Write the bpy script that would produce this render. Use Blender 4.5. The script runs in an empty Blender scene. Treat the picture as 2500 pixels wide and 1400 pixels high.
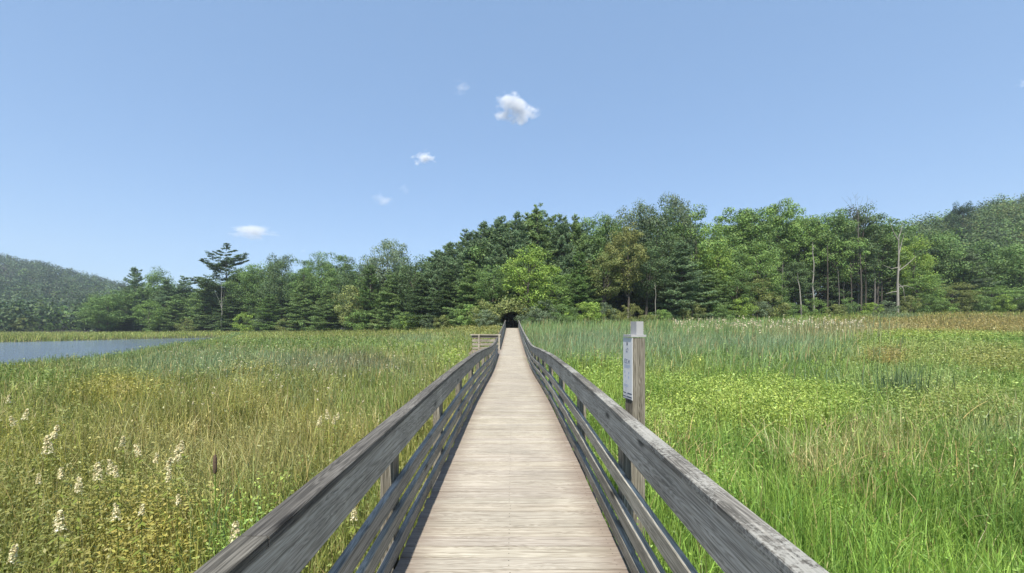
import bpy, math, random
import numpy as np
from mathutils import Vector

# ------------------------------------------------------------------ scene, camera, light
sc = bpy.context.scene
COL = sc.collection
CZ = 2.70            # eye height above the pond
F = 1050.0           # focal length in photo pixels (photo 2500 wide)
HY = 795.0           # row of the horizon in the photo

cam_d = bpy.data.cameras.new('camera')
cam = bpy.data.objects.new('camera', cam_d)
COL.objects.link(cam)
cam.location = (0, 0, CZ)
cam.rotation_euler = (math.pi / 2, 0, 0)
cam_d.sensor_width = 36.0
cam_d.lens = 36.0 * F / 2500.0
cam_d.shift_y = (HY - 700.0) / 2500.0
cam_d.clip_start = 0.05
cam_d.clip_end = 9000
sc.camera = cam

SUN_EL = math.radians(56)
SUN_AZ = math.radians(184.6)      # clockwise from +Y: behind the camera, a little to the left
world = bpy.data.worlds.new('World')
sc.world = world
world.use_nodes = True
wn = world.node_tree
for n in list(wn.nodes):
    wn.nodes.remove(n)
w_out = wn.nodes.new('ShaderNodeOutputWorld')
w_bg = wn.nodes.new('ShaderNodeBackground')
w_sky = wn.nodes.new('ShaderNodeTexSky')
w_sky.sky_type = 'NISHITA'
w_sky.sun_disc = False
w_sky.sun_elevation = SUN_EL
w_sky.sun_rotation = SUN_AZ
w_sky.altitude = 100
w_sky.air_density = 1.0
w_sky.dust_density = 0.7
w_sky.ozone_density = 3.0
w_bg.inputs['Strength'].default_value = 0.14
w_mix = wn.nodes.new('ShaderNodeMix')      # evens out the sky's gradient with a constant blue
w_mix.data_type = 'RGBA'
w_mix.inputs['Factor'].default_value = 0.52
w_mix.inputs[7].default_value = (1.42, 2.40, 4.0, 1)
wn.links.new(w_sky.outputs[0], w_mix.inputs[6])
wn.links.new(w_mix.outputs[2], w_bg.inputs[0])
wn.links.new(w_bg.outputs[0], w_out.inputs[0])

sun_d = bpy.data.lights.new('sun', 'SUN')
sun_d.energy = 5.0
sun_d.angle = math.radians(0.6)
sun_d.color = (1.0, 0.95, 0.86)
sun = bpy.data.objects.new('sun', sun_d)
COL.objects.link(sun)
sdir = Vector((math.sin(SUN_AZ) * math.cos(SUN_EL), math.cos(SUN_AZ) * math.cos(SUN_EL), math.sin(SUN_EL)))
sun.rotation_euler = sdir.to_track_quat('Z', 'Y').to_euler()
sun.location = (0, -20, 60)

vs = sc.view_settings
vs.view_transform = 'Standard'
vs.look = 'None'
vs.exposure = 0.55
vs.gamma = 1.0
sc.cycles.max_bounces = 8
sc.cycles.diffuse_bounces = 3
sc.cycles.transmission_bounces = 4
sc.cycles.transparent_max_bounces = 8
sc.cycles.volume_bounces = 2
sc.cycles.use_denoising = True
sc.cycles.use_adaptive_sampling = True
sc.cycles.adaptive_threshold = 0.02

RNG = np.random.default_rng(7)
random.seed(7)


def tag(o, label=None, cat=None, group=None, kind=None):
    if label: o['label'] = label
    if cat: o['category'] = cat
    if group: o['group'] = group
    if kind: o['kind'] = kind
    return o


def lin(rgb):
    c = np.asarray(rgb, float) / 255.0
    return np.where(c <= 0.04045, c / 12.92, ((c + 0.055) / 1.055) ** 2.4)


# ------------------------------------------------------------------ mesh helpers
def np_mesh(name, verts, faces, tint=None, smooth=False):
    """verts (N,3), faces (M,k); tint (M,3) or (M,) -> face colour attribute"""
    verts = np.ascontiguousarray(verts, dtype=np.float32)
    faces = np.ascontiguousarray(faces, dtype=np.int32)
    m, k = faces.shape
    me = bpy.data.meshes.new(name)
    me.vertices.add(len(verts))
    me.vertices.foreach_set('co', verts.ravel())
    me.loops.add(m * k)
    me.loops.foreach_set('vertex_index', faces.ravel())
    me.polygons.add(m)
    me.polygons.foreach_set('loop_start', np.arange(0, m * k, k, dtype=np.int32))
    me.polygons.foreach_set('use_smooth', np.full(m, bool(smooth)))
    if tint is not None:
        t = np.ones((m, 4), dtype=np.float32)
        tint = np.asarray(tint, dtype=np.float32)
        t[:, :3] = tint[:, None] if tint.ndim == 1 else tint
        a = me.attributes.new('tint', 'FLOAT_COLOR', 'FACE')
        a.data.foreach_set('color', t.ravel())
    me.update()
    return me


def link(name, me, mat=None, parent=None):
    o = bpy.data.objects.new(name, me)
    COL.objects.link(o)
    if mat is not None and me is not None and len(me.materials) == 0:
        me.materials.append(mat)
    if parent is not None:
        o.parent = parent
    return o


def empty(name, loc=(0, 0, 0), rz=0.0):
    o = bpy.data.objects.new(name, None)
    COL.objects.link(o)
    o.location = loc
    o.rotation_euler = (0, 0, rz)
    o.empty_display_size = 0.3
    return o


class MB:
    """collects quads (boxes, tubes, leaves) into one mesh"""
    def __init__(s):
        s.v, s.f, s.t, s.n = [], [], [], 0

    def add(s, v, f, t=1.0):
        v = np.asarray(v, float).reshape(-1, 3)
        f = np.asarray(f, int).reshape(-1, 4)
        s.v.append(v)
        s.f.append(f + s.n)
        tt = np.ones((len(f), 3))
        t = np.asarray(t, float)
        s.t.append(tt * (t if t.ndim != 1 or t.shape == (3,) else t[:, None]))
        s.n += len(v)

    BF = np.array([[0, 3, 2, 1], [4, 5, 6, 7], [0, 1, 5, 4], [1, 2, 6, 5], [2, 3, 7, 6], [3, 0, 4, 7]])

    def box(s, x0, x1, y0, y1, z0, z1, t=1.0, rz=0.0, c=(0, 0)):
        v = np.array([[x0, y0, z0], [x1, y0, z0], [x1, y1, z0], [x0, y1, z0],
                      [x0, y0, z1], [x1, y0, z1], [x1, y1, z1], [x0, y1, z1]], float)
        if rz:
            ca, sa = math.cos(rz), math.sin(rz)
            d = v[:, :2] - np.array(c)
            v[:, 0] = c[0] + d[:, 0] * ca - d[:, 1] * sa
            v[:, 1] = c[1] + d[:, 0] * sa + d[:, 1] * ca
        s.add(v, s.BF, t)

    def tube(s, pts, rad, n=7, t=1.0, cap=True):
        pts = np.asarray(pts, float)
        rad = np.broadcast_to(np.asarray(rad, float), (len(pts),))
        d = np.gradient(pts, axis=0)
        d /= np.linalg.norm(d, axis=1)[:, None] + 1e-9
        ref = np.array([0.0, 0, 1]) if abs(d[0, 2]) < 0.8 else np.array([1.0, 0, 0])
        a = np.cross(d, ref); a /= np.linalg.norm(a, axis=1)[:, None] + 1e-9
        b = np.cross(d, a)
        ang = np.linspace(0, 2 * math.pi, n, endpoint=False)
        ring = pts[:, None] + rad[:, None, None] * (np.cos(ang)[None, :, None] * a[:, None] + np.sin(ang)[None, :, None] * b[:, None])
        v = ring.reshape(-1, 3)
        f = []
        for i in range(len(pts) - 1):
            for j in range(n):
                k = (j + 1) % n
                f.append([i * n + j, i * n + k, (i + 1) * n + k, (i + 1) * n + j])
        s.add(v, f, t)

    def build(s, name, mat, parent=None, smooth=False):
        me = np_mesh(name, np.vstack(s.v), np.vstack(s.f), np.vstack(s.t), smooth)
        return link(name, me, mat, parent)

    def mesh(s, name, mat, smooth=False):
        me = np_mesh(name, np.vstack(s.v), np.vstack(s.f), np.vstack(s.t), smooth)
        me.materials.append(mat)
        return me


def unit(a):
    return a / (np.linalg.norm(a, axis=-1, keepdims=True) + 1e-9)


def leaf_quads(c, nrm, L, W, rng, along=None):
    """diamond leaves: centre c (N,3), normal nrm, length L, width W"""
    n = len(c)
    nrm = unit(nrm)
    r = rng.normal(size=(n, 3)) if along is None else along
    a = unit(np.cross(nrm, r)) if along is None else unit(r - nrm * np.sum(nrm * r, axis=1, keepdims=True))
    b = np.cross(nrm, a)
    L = np.broadcast_to(L, (n,))[:, None] * 0.5
    W = np.broadcast_to(W, (n,))[:, None] * 0.5
    v = np.stack([c - a * L, c + b * W - a * L * 0.15, c + a * L, c - b * W - a * L * 0.15], axis=1)
    return v.reshape(-1, 3), np.arange(4 * n).reshape(n, 4)


# ------------------------------------------------------------------ materials
def new_mat(name):
    m = bpy.data.materials.new(name)
    m.use_nodes = True
    nt = m.node_tree
    for n in list(nt.nodes):
        nt.nodes.remove(n)
    out = nt.nodes.new('ShaderNodeOutputMaterial')
    return m, nt, out


def N(nt, typ, **kw):
    n = nt.nodes.new(typ)
    for k, v in kw.items():
        setattr(n, k, v)
    return n


def mixc(nt, a, b, fac, mode='MIX'):
    m = nt.nodes.new('ShaderNodeMix')
    m.data_type = 'RGBA'
    m.blend_type = mode
    for sock, val in ((m.inputs['Factor'], fac), (m.inputs[6], a), (m.inputs[7], b)):
        if hasattr(val, 'is_output'):
            nt.links.new(val, sock)
        elif isinstance(val, (int, float)):
            sock.default_value = val
        else:
            sock.default_value = (*val, 1.0)
    return m.outputs[2]


def ramp(nt, src, stops):
    r = nt.nodes.new('ShaderNodeValToRGB')
    e = r.color_ramp.elements
    while len(e) < len(stops):
        e.new(0.5)
    for el, (p, c) in zip(e, stops):
        el.position = p
        el.color = (*c, 1) if len(c) == 3 else c
    nt.links.new(src, r.inputs[0])
    return r.outputs[0]


def noise(nt, scale, detail=4, rough=0.55, mapping=None, coord='Object', dist=0.0):
    tc = nt.nodes.new('ShaderNodeTexCoord')
    mp = nt.nodes.new('ShaderNodeMapping')
    nt.links.new(tc.outputs[coord], mp.inputs[0])
    if mapping:
        mp.inputs['Scale'].default_value = mapping
    n = nt.nodes.new('ShaderNodeTexNoise')
    n.inputs['Scale'].default_value = scale
    n.inputs['Detail'].default_value = detail
    n.inputs['Roughness'].default_value = rough
    n.inputs['Distortion'].default_value = dist
    nt.links.new(mp.outputs[0], n.inputs['Vector'])
    return n.outputs['Fac']


def g(v):
    return (v, v, v)


def foliage_mat(name, trans=0.30, rough=0.55, spec=0.25, objcol=True, gain=1.0):
    m, nt, out = new_mat(name)
    at = N(nt, 'ShaderNodeAttribute', attribute_name='tint')
    col = at.outputs['Color']
    if objcol:
        oi = N(nt, 'ShaderNodeObjectInfo')
        col = mixc(nt, col, oi.outputs['Color'], 1.0, 'MULTIPLY')
    p = N(nt, 'ShaderNodeBsdfPrincipled')
    p.inputs['Roughness'].default_value = rough
    p.inputs['Specular IOR Level'].default_value = spec
    nt.links.new(col, p.inputs['Base Color'])
    tr = N(nt, 'ShaderNodeBsdfTranslucent')
    tcol = mixc(nt, col, (1.12, 1.15, 0.9), 1.0, 'MULTIPLY')
    nt.links.new(tcol, tr.inputs['Color'])
    mx = N(nt, 'ShaderNodeMixShader')
    mx.inputs[0].default_value = trans
    nt.links.new(p.outputs[0], mx.inputs[1])
    nt.links.new(tr.outputs[0], mx.inputs[2])
    nt.links.new(mx.outputs[0], out.inputs['Surface'])
    return m


M = {}
M['leaf'] = foliage_mat('foliage_leaf', 0.22)
M['grass'] = foliage_mat('grass_blade', 0.35, 0.45, 0.35, objcol=False)


def bark_mat(name, dark, light, sc_=3.0):
    m, nt, out = new_mat(name)
    p = N(nt, 'ShaderNodeBsdfPrincipled')
    f = noise(nt, sc_, 6, 0.65, (3, 3, 0.5))
    nt.links.new(ramp(nt, f, [(0.3, dark), (0.7, light)]), p.inputs['Base Color'])
    p.inputs['Roughness'].default_value = 0.9
    b = N(nt, 'ShaderNodeBump'); b.inputs['Strength'].default_value = 0.5
    nt.links.new(f, b.inputs['Height']); nt.links.new(b.outputs[0], p.inputs['Normal'])
    nt.links.new(p.outputs[0], out.inputs['Surface'])
    return m


M['bark'] = bark_mat('bark_brown', (0.035, 0.028, 0.02), (0.12, 0.10, 0.08))
M['bark_grey'] = bark_mat('bark_grey', (0.07, 0.065, 0.055), (0.18, 0.165, 0.14))
M['deadwood'] = bark_mat('dead_wood', (0.16, 0.148, 0.122), (0.36, 0.335, 0.285))


def wood_mat(name, dark, mid, light, axis='y', grain=1.0, lichen=0.0, stain=0.0, knots=True, bump=0.35, blotch=0.35):
    """weathered boards: grain runs along the given axis"""
    m, nt, out = new_mat(name)
    p = N(nt, 'ShaderNodeBsdfPrincipled')
    lo, hi = 2.2, 95.0
    sc3 = lambda a, b_: {'y': (b_, a, b_), 'x': (a, b_, b_), 'z': (b_, b_, a)}[axis]
    f1 = noise(nt, grain, 4, 0.6, sc3(lo * .45, hi), dist=0.2)
    f2 = noise(nt, grain, 3, 0.6, sc3(lo * 1.4, hi * 2.6), dist=0.1)
    f3 = noise(nt, 1.0, 3, 0.55, sc3(.9, 13), dist=1.2)       # growth-ring bands
    big = noise(nt, 1.6, 4, 0.6, (1, 1, 1))
    rg = N(nt, 'ShaderNodeMath', operation='MULTIPLY'); rg.inputs[1].default_value = 78.0
    nt.links.new(f3, rg.inputs[0])
    sn_ = N(nt, 'ShaderNodeMath', operation='SINE'); nt.links.new(rg.outputs[0], sn_.inputs[0])
    s1 = N(nt, 'ShaderNodeMath', operation='MULTIPLY_ADD'); s1.inputs[1].default_value = 0.055
    nt.links.new(sn_.outputs[0], s1.inputs[0])
    h = N(nt, 'ShaderNodeMath', operation='MULTIPLY'); h.inputs[1].default_value = 0.55
    nt.links.new(f1, h.inputs[0]); nt.links.new(h.outputs[0], s1.inputs[2])
    mixv = N(nt, 'ShaderNodeMath', operation='MULTIPLY_ADD')
    nt.links.new(f2, mixv.inputs[0]); mixv.inputs[1].default_value = 0.40
    nt.links.new(s1.outputs[0], mixv.inputs[2])
    col = ramp(nt, mixv.outputs[0], [(0.37, dark), (0.50, mid), (0.64, light)])
    blot = ramp(nt, big, [(0.3, g(1 - blotch)), (0.7, g(1 + blotch * .6))])
    col = mixc(nt, col, blot, 1.0, 'MULTIPLY')
    at = N(nt, 'ShaderNodeAttribute', attribute_name='tint')
    col = mixc(nt, col, at.outputs['Color'], 1.0, 'MULTIPLY')
    if knots:
        tc = N(nt, 'ShaderNodeTexCoord')
        mpn = N(nt, 'ShaderNodeMapping')
        mpn.inputs['Scale'].default_value = {'y': (6, 1.6, 6), 'x': (1.6, 6, 6), 'z': (6, 6, 1.6)}[axis]
        nt.links.new(tc.outputs['Object'], mpn.inputs[0])
        vo = N(nt, 'ShaderNodeTexVoronoi'); vo.inputs['Scale'].default_value = 1.0
        nt.links.new(mpn.outputs[0], vo.inputs['Vector'])
        k = ramp(nt, vo.outputs['Distance'], [(0.07, g(0.25)), (0.13, g(0.75)), (0.2, g(1.0))])
        col = mixc(nt, col, k, 1.0, 'MULTIPLY')
    if lichen:
        l1 = noise(nt, 55, 5, 0.75)
        l2 = noise(nt, 2.2, 3, 0.5)
        mul = N(nt, 'ShaderNodeMath', operation='MULTIPLY')
        nt.links.new(l1, mul.inputs[0]); nt.links.new(l2, mul.inputs[1])
        lf = ramp(nt, mul.outputs[0], [(0.25, g(0)), (0.31, g(lichen))])
        col = mixc(nt, col, (0.44, 0.43, 0.38), lf)
    if stain:
        tc = N(nt, 'ShaderNodeTexCoord'); sx = N(nt, 'ShaderNodeSeparateXYZ')
        nt.links.new(tc.outputs['Object'], sx.inputs[0])
        ab = N(nt, 'ShaderNodeMath', operation='ABSOLUTE'); nt.links.new(sx.outputs[0], ab.inputs[0])
        sn = noise(nt, 3.0, 5, 0.7, (1, 6, 1))
        ad = N(nt, 'ShaderNodeMath', operation='MULTIPLY_ADD')
        nt.links.new(sn, ad.inputs[0]); ad.inputs[1].default_value = 0.42; nt.links.new(ab.outputs[0], ad.inputs[2])
        sf = ramp(nt, ad.outputs[0], [(0.72, g(0)), (1.0, g(stain))])
        col = mixc(nt, col, (0.16, 0.115, 0.09), sf)
    nt.links.new(col, p.inputs['Base Color'])
    p.inputs['Roughness'].default_value = 0.85
    p.inputs['Specular IOR Level'].default_value = 0.25
    b = N(nt, 'ShaderNodeBump'); b.inputs['Strength'].default_value = bump; b.inputs['Distance'].default_value = 0.004
    nt.links.new(mixv.outputs[0], b.inputs['Height']); nt.links.new(b.outputs[0], p.inputs['Normal'])
    nt.links.new(p.outputs[0], out.inputs['Surface'])
    return m


M['rail'] = wood_mat('weathered_rail', (0.19, 0.175, 0.142), (0.38, 0.352, 0.29), (0.53, 0.495, 0.42), 'y', blotch=.25)
M['cap'] = wood_mat('weathered_handrail', (0.07, 0.065, 0.055), (0.17, 0.158, 0.135), (0.28, 0.262, 0.225), 'y', lichen=0.5, knots=False)
M['cap_plain'] = wood_mat('weathered_handrail_plain', (0.06, 0.055, 0.046), (0.145, 0.133, 0.112), (0.235, 0.218, 0.185), 'y', lichen=0.0, knots=True)
M['post'] = wood_mat('weathered_post', (0.08, 0.07, 0.05), (0.22, 0.195, 0.15), (0.33, 0.30, 0.24), 'z', knots=False)
M['deck'] = wood_mat('deck_plank', (0.235, 0.205, 0.16), (0.41, 0.368, 0.30), (0.51, 0.465, 0.385), 'x', stain=0.75, knots=False, bump=0.5, blotch=.14)
M['landing'] = wood_mat('landing_rail', (0.14, 0.12, 0.09), (0.30, 0.27, 0.21), (0.42, 0.38, 0.31), 'x', knots=False)


def plain(name, col, rough=0.6, metal=0.0, nscale=8.0, var=0.15):
    m, nt, out = new_mat(name)
    p = N(nt, 'ShaderNodeBsdfPrincipled')
    f = noise(nt, nscale, 5, 0.6)
    c = np.array(col)
    nt.links.new(ramp(nt, f, [(0.3, tuple(c * (1 - var))), (0.7, tuple(c * (1 + var)))]), p.inputs['Base Color'])
    p.inputs['Roughness'].default_value = rough
    p.inputs['Metallic'].default_value = metal
    nt.links.new(p.outputs[0], out.inputs['Surface'])
    return m


M['zinc'] = plain('grey_painted_metal', (0.36, 0.35, 0.34), 0.55, 0.1, 6, 0.1)
M['plate'] = plain('white_sign_plate', (0.60, 0.60, 0.585), 0.45, 0.0, 5, 0.05)
M['ink'] = plain('sign_ink', (0.16, 0.19, 0.27), 0.6)
M['ink_dark'] = plain('sign_ink_dark', (0.03, 0.045, 0.09), 0.6)
M['ink_pale'] = plain('sign_ink_pale', (0.40, 0.45, 0.55), 0.6)
M['brownhead'] = plain('cattail_head', (0.10, 0.065, 0.04), 0.9, 0, 60, 0.4)

# ground
m, nt, out = new_mat('marsh_soil')
p = N(nt, 'ShaderNodeBsdfPrincipled')
f = noise(nt, 0.35, 6, 0.65)
f2 = noise(nt, 9, 5, 0.7)
c = ramp(nt, f, [(0.35, (0.035, 0.045, 0.016)), (0.6, (0.07, 0.075, 0.025))])
c2 = ramp(nt, f2, [(0.3, g(0.5)), (0.7, g(1.4))])
nt.links.new(mixc(nt, c, c2, 1.0, 'MULTIPLY'), p.inputs['Base Color'])
p.inputs['Roughness'].default_value = 1.0
nt.links.new(p.outputs[0], out.inputs['Surface'])
M['soil'] = m
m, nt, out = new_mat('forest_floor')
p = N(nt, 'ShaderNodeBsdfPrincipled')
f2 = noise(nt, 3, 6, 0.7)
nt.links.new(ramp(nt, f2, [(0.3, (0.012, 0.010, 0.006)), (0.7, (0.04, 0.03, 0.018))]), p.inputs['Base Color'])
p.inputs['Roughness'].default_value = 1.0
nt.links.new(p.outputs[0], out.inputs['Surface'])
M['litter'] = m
# water
m, nt, out = new_mat('pond_water')
p = N(nt, 'ShaderNodeBsdfPrincipled')
p.inputs['Base Color'].default_value = (0.10, 0.13, 0.18, 1)
p.inputs['Roughness'].default_value = 0.12
p.inputs['IOR'].default_value = 1.33
f = noise(nt, 1.4, 5, 0.65, (0.8, 2.2, 1))
b = N(nt, 'ShaderNodeBump'); b.inputs['Strength'].default_value = 0.55; b.inputs['Distance'].default_value = 0.12
nt.links.new(f, b.inputs['Height']); nt.links.new(b.outputs[0], p.inputs['Normal'])
nt.links.new(p.outputs[0], out.inputs['Surface'])
M['water'] = m

# ------------------------------------------------------------------ terrain
T_PX = np.array([-700, 0, 240, 420, 600, 750, 900, 1000, 1100, 1250, 1400, 1600, 1800, 2000, 2200, 2500, 3200])
T_D = np.array([170, 165, 126, 124, 116, 104, 86, 76, 67, 57, 58, 61, 67, 73, 78, 84, 95])
T_Z = np.array([0.5, 0.4, 0.3, 0.4, 0.6, 0.8, 1.2, 1.6, 2.0, 2.35, 2.6, 3.0, 3.7, 4.4, 5.0, 5.4, 6.0])
T_T = (T_PX - 1250.0) / F


def tree_d(t): return np.interp(t, T_T, T_D)
def tree_z(t): return np.interp(t, T_T, T_Z)
def sstep(x):
    x = np.clip(x, 0, 1)
    return x * x * (3 - 2 * x)


POND = np.array([(-26, 14), (-27.6, 22), (-27.6, 26), (-28.8, 30), (-32.5, 36), (-35.5, 42.5), (-39.5, 52), (-46, 65), (-53, 78),
                 (-62, 91), (-65, 94), (-68, 92), (-73, 83), (-79, 69), (-110, 60), (-170, 60), (-170, 0), (-60, 2), (-30, 6)], float)


def pond_sd(x, y):
    """signed distance: negative inside the pond"""
    x = np.asarray(x, float); y = np.asarray(y, float)
    ins = np.zeros(x.shape, bool)
    dmin = np.full(x.shape, 1e9)
    for i in range(len(POND)):
        x1, y1 = POND[i]; x2, y2 = POND[(i + 1) % len(POND)]
        cond = ((y1 > y) != (y2 > y)) & (x < (x2 - x1) * (y - y1) / (y2 - y1 + 1e-12) + x1)
        ins ^= cond
        dx, dy = x2 - x1, y2 - y1
        tt = np.clip(((x - x1) * dx + (y - y1) * dy) / (dx * dx + dy * dy), 0, 1)
        dmin = np.minimum(dmin, np.hypot(x - x1 - tt * dx, y - y1 - tt * dy))
    return np.where(ins, -dmin, dmin)


RL_T = np.array([-2.2, -1.6, -1.19, -1.05, -0.9, -0.76, -0.5, -0.2])
RL_Z = np.array([136, 112, 83, 67, 43, 26, 6, 0])
RR_T = np.array([0.6, 0.80, 0.92, 1.0, 1.1, 1.19, 1.5, 2.0])
RR_Z = np.array([0, 14, 34, 38, 43, 48, 70, 82])


def gz(x, y):
    x = np.asarray(x, float); y = np.asarray(y, float)
    d = np.maximum(y, 1.0)
    t = np.clip(x / d, -2.2, 2.2)
    D = tree_d(t); zt = tree_z(t)
    z = 0.15 + (zt - 0.15) * np.clip(d / D, 0, 1) ** 1.9
    z = z + np.clip(d - D, 0, 400) * 0.01
    z = z + np.interp(t, RL_T, RL_Z) * sstep((d - 175) / 430) * (t < 0)
    z = z + np.interp(t, RR_T, RR_Z) * sstep((d - 92) / 115) * (t > 0)
    sd = pond_sd(x, y)
    wet = sstep((sd + 0.5) / 3.5)
    z = np.where(sd < 4, -0.6 + (z + 0.6) * wet, z)
    return z


def axis(a, b, step, far):
    core = np.arange(a, b + step * .5, step)
    left = a - np.geomspace(step, a - (-far), 26)[::1]
    right = b + np.geomspace(step, far - b, 26)
    return np.concatenate([left[::-1], core, right])


ax = axis(-170, 140, 2.0, 2600)
ay = axis(-10, 220, 2.0, 2600)
GX, GY = np.meshgrid(ax, ay)
GZ = gz(GX, GY) + 0.05 * np.sin(GX * 0.9) * np.cos(GY * 0.7)
V = np.stack([GX, GY, GZ], -1).reshape(-1, 3)
nx, ny = len(ax), len(ay)
ii, jj = np.meshgrid(np.arange(nx - 1), np.arange(ny - 1))
a0 = (jj * nx + ii).ravel()
FA = np.stack([a0, a0 + 1, a0 + nx + 1, a0 + nx], 1)
me = np_mesh('ground', V, FA, smooth=True)
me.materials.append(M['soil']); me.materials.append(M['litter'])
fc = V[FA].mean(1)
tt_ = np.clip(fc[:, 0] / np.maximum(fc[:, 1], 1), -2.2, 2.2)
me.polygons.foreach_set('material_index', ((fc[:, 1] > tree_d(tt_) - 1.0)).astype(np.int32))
tag(link('ground', me), kind='structure')

wv = np.array([(-175, -8, 0), (-15, -8, 0), (-15, 102, 0), (-175, 102, 0)], float)
tag(link('pond_water', np_mesh('pond_water', wv, np.array([[0, 1, 2, 3]])), M['water']), kind='structure')

# ------------------------------------------------------------------ boardwalk
E_D = np.array([-4, 0, 2.9, 6, 9, 12, 15, 17.5, 20, 23, 27, 32, 38, 45, 51.6, 56])
E_Z = np.array([-1.65, -1.64, -1.60, -1.555, -1.56, -1.63, -1.73, -1.76, -1.72, -1.62, -1.50, -1.29, -1.04, -0.69, -0.35, -0.2])
_fd = np.linspace(-4, 56, 601)
_fz = np.interp(_fd, E_D, E_Z)
_k = np.hanning(25); _k /= _k.sum()
_fz = np.convolve(np.pad(_fz, 12, mode='edge'), _k, mode='valid')


def dz(y): return CZ + np.interp(y, _fd, _fz)


Y0, Y1 = -2.0, 52.4
BAY0, BAY1 = 23.6, 26.6
bw = empty('boardwalk', (0, 0, 0))
tag(bw, 'long narrow weathered timber boardwalk with post and board railings crossing the marsh', 'boardwalk')

mb = MB()
y = Y0
rd = random.Random(3)
while y < Y1:
    w = 0.142
    z = float(dz(y + w / 2)); z2 = float(dz(y + w)); s = z2 - float(dz(y))
    xl = -0.76 - rd.random() * 0.02; xr = 0.76 + rd.random() * 0.02
    if BAY0 < y < BAY1: xl = -2.45 - rd.random() * 0.01
    t = 0.93 + rd.random() * 0.12
    if rd.random() < 0.07: t *= 1.07
    if rd.random() < 0.07: t *= .9
    col = np.array([t, t * (0.985 + rd.random() * 0.02), t * (0.96 + rd.random() * 0.05)])
    j = rd.uniform(-0.002, 0.002); tw = rd.uniform(-0.003, 0.003)
    gap = rd.choice([.002, .003, .003, .004, .006, .009])
    v = np.array([[xl, y, z - .045], [xr, y, z - .045], [xr, y + w - gap, z - .045], [xl, y + w - gap, z - .045],
                  [xl, y, z + j - tw - s / 2], [xr, y, z + j + tw - s / 2], [xr, y + w - gap, z + j + tw + s / 2], [xl, y + w - gap, z + j - tw + s / 2]])
    mb.add(v, MB.BF, col)
    if y < 14:
        for nx_ in (-0.70, -0.02, 0.70):
            cx = nx_ + rd.uniform(-.008, .008); r = 0.004
            for k in (0.3, 0.7):
                cy = y + w * k; zz = z + j + tw * cx / .77 + s * (k - .5) + 0.0012
                mb.add([[cx - r, cy - r, zz], [cx + r, cy - r, zz], [cx + r, cy + r, zz], [cx - r, cy + r, zz]], [[0, 1, 2, 3]], 0.25)
    y += w
mb.build('deck', M['deck'], bw)

mb = MB()
ys = np.arange(Y0, Y1 + .01, 0.5)
for x0, x1 in ((-.62, -.57), (-.02, .02), (.57, .62)):
    mb = MB()
    for ya, yb in zip(ys[:-1], ys[1:]):
        za, zb = float(dz(ya)) - .05, float(dz(yb)) - .05
        mb.add([[x0, ya, za - .2], [x1, ya, za - .2], [x1, yb, zb - .2], [x0, yb, zb - .2],
                [x0, ya, za], [x1, ya, za], [x1, yb, zb], [x0, yb, zb]], MB.BF[[0, 1, 3, 5]])
    mb.build('joist', M['post'], bw)


def strip(mb, x0, x1, h0, h1, ya, yb, t, wob=0.0, sag=0.0, tilt=0.0, split=None):
    """one board following the deck profile, cross-section x0..x1, heights h0..h1 above the deck"""
    n = max(2, int(math.ceil((yb - ya) / 0.35)) + 1)
    yy = np.linspace(ya, yb, n)
    zz = dz(yy) + sag * np.sin(np.linspace(0, math.pi, n))
    dx = wob * np.sin(yy * 1.7 + x0 * 9)
    c = 0.004
    prof = [(x0 + c, h0), (x1 - c, h0), (x1, h0 + c), (x1, h1 - c), (x1 - c, h1), (x0 + c, h1 + tilt), (x0, h1 - c + tilt), (x0, h0 + c)]
    k = len(prof)
    v = np.array([[px + dx[i], yy[i], zz[i] + pz] for i in range(n) for px, pz in prof])
    f = []
    for i in range(n - 1):
        for j in range(k):
            l = (j + 1) % k
            f.append([i * k + j, i * k + l, (i + 1) * k + l, (i + 1) * k + j])
    f += [[0, 7, 2, 1], [7, 6, 3, 2], [6, 5, 4, 3]]
    o = (n - 1) * k
    f += [[o, o + 1, o + 2, o + 7], [o + 7, o + 2, o + 3, o + 6], [o + 6, o + 3, o + 4, o + 5]]
    mb.add(v, f, t)


def boards(parent, name, sx, xa, xb, h0, h1, spans, blen, mat, seed, tilt=0.0, jit=0.003, tmin=0.8, tmax=1.15, start=0.0):
    r = random.Random(seed)
    mb = MB()
    for (sa, sb) in spans:
        y = sa - start
        while y < sb - 0.05:
            ye = min(y + blen, sb)
            a = max(y, sa)
            t = r.uniform(tmin, tmax)
            j = r.uniform(-jit, jit); jh = r.uniform(-jit, jit)
            x0, x1 = sorted((sx * (xa + j), sx * (xb + j)))
            strip(mb, x0, x1, h0 + jh, h1 + jh, a, ye - 0.004, np.array([t, t, t * r.uniform(.97, 1.04)]), wob=0.002, sag=r.uniform(-.006, .003), tilt=tilt)
            y = ye
    return mb.build(name, mat, parent)


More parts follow.
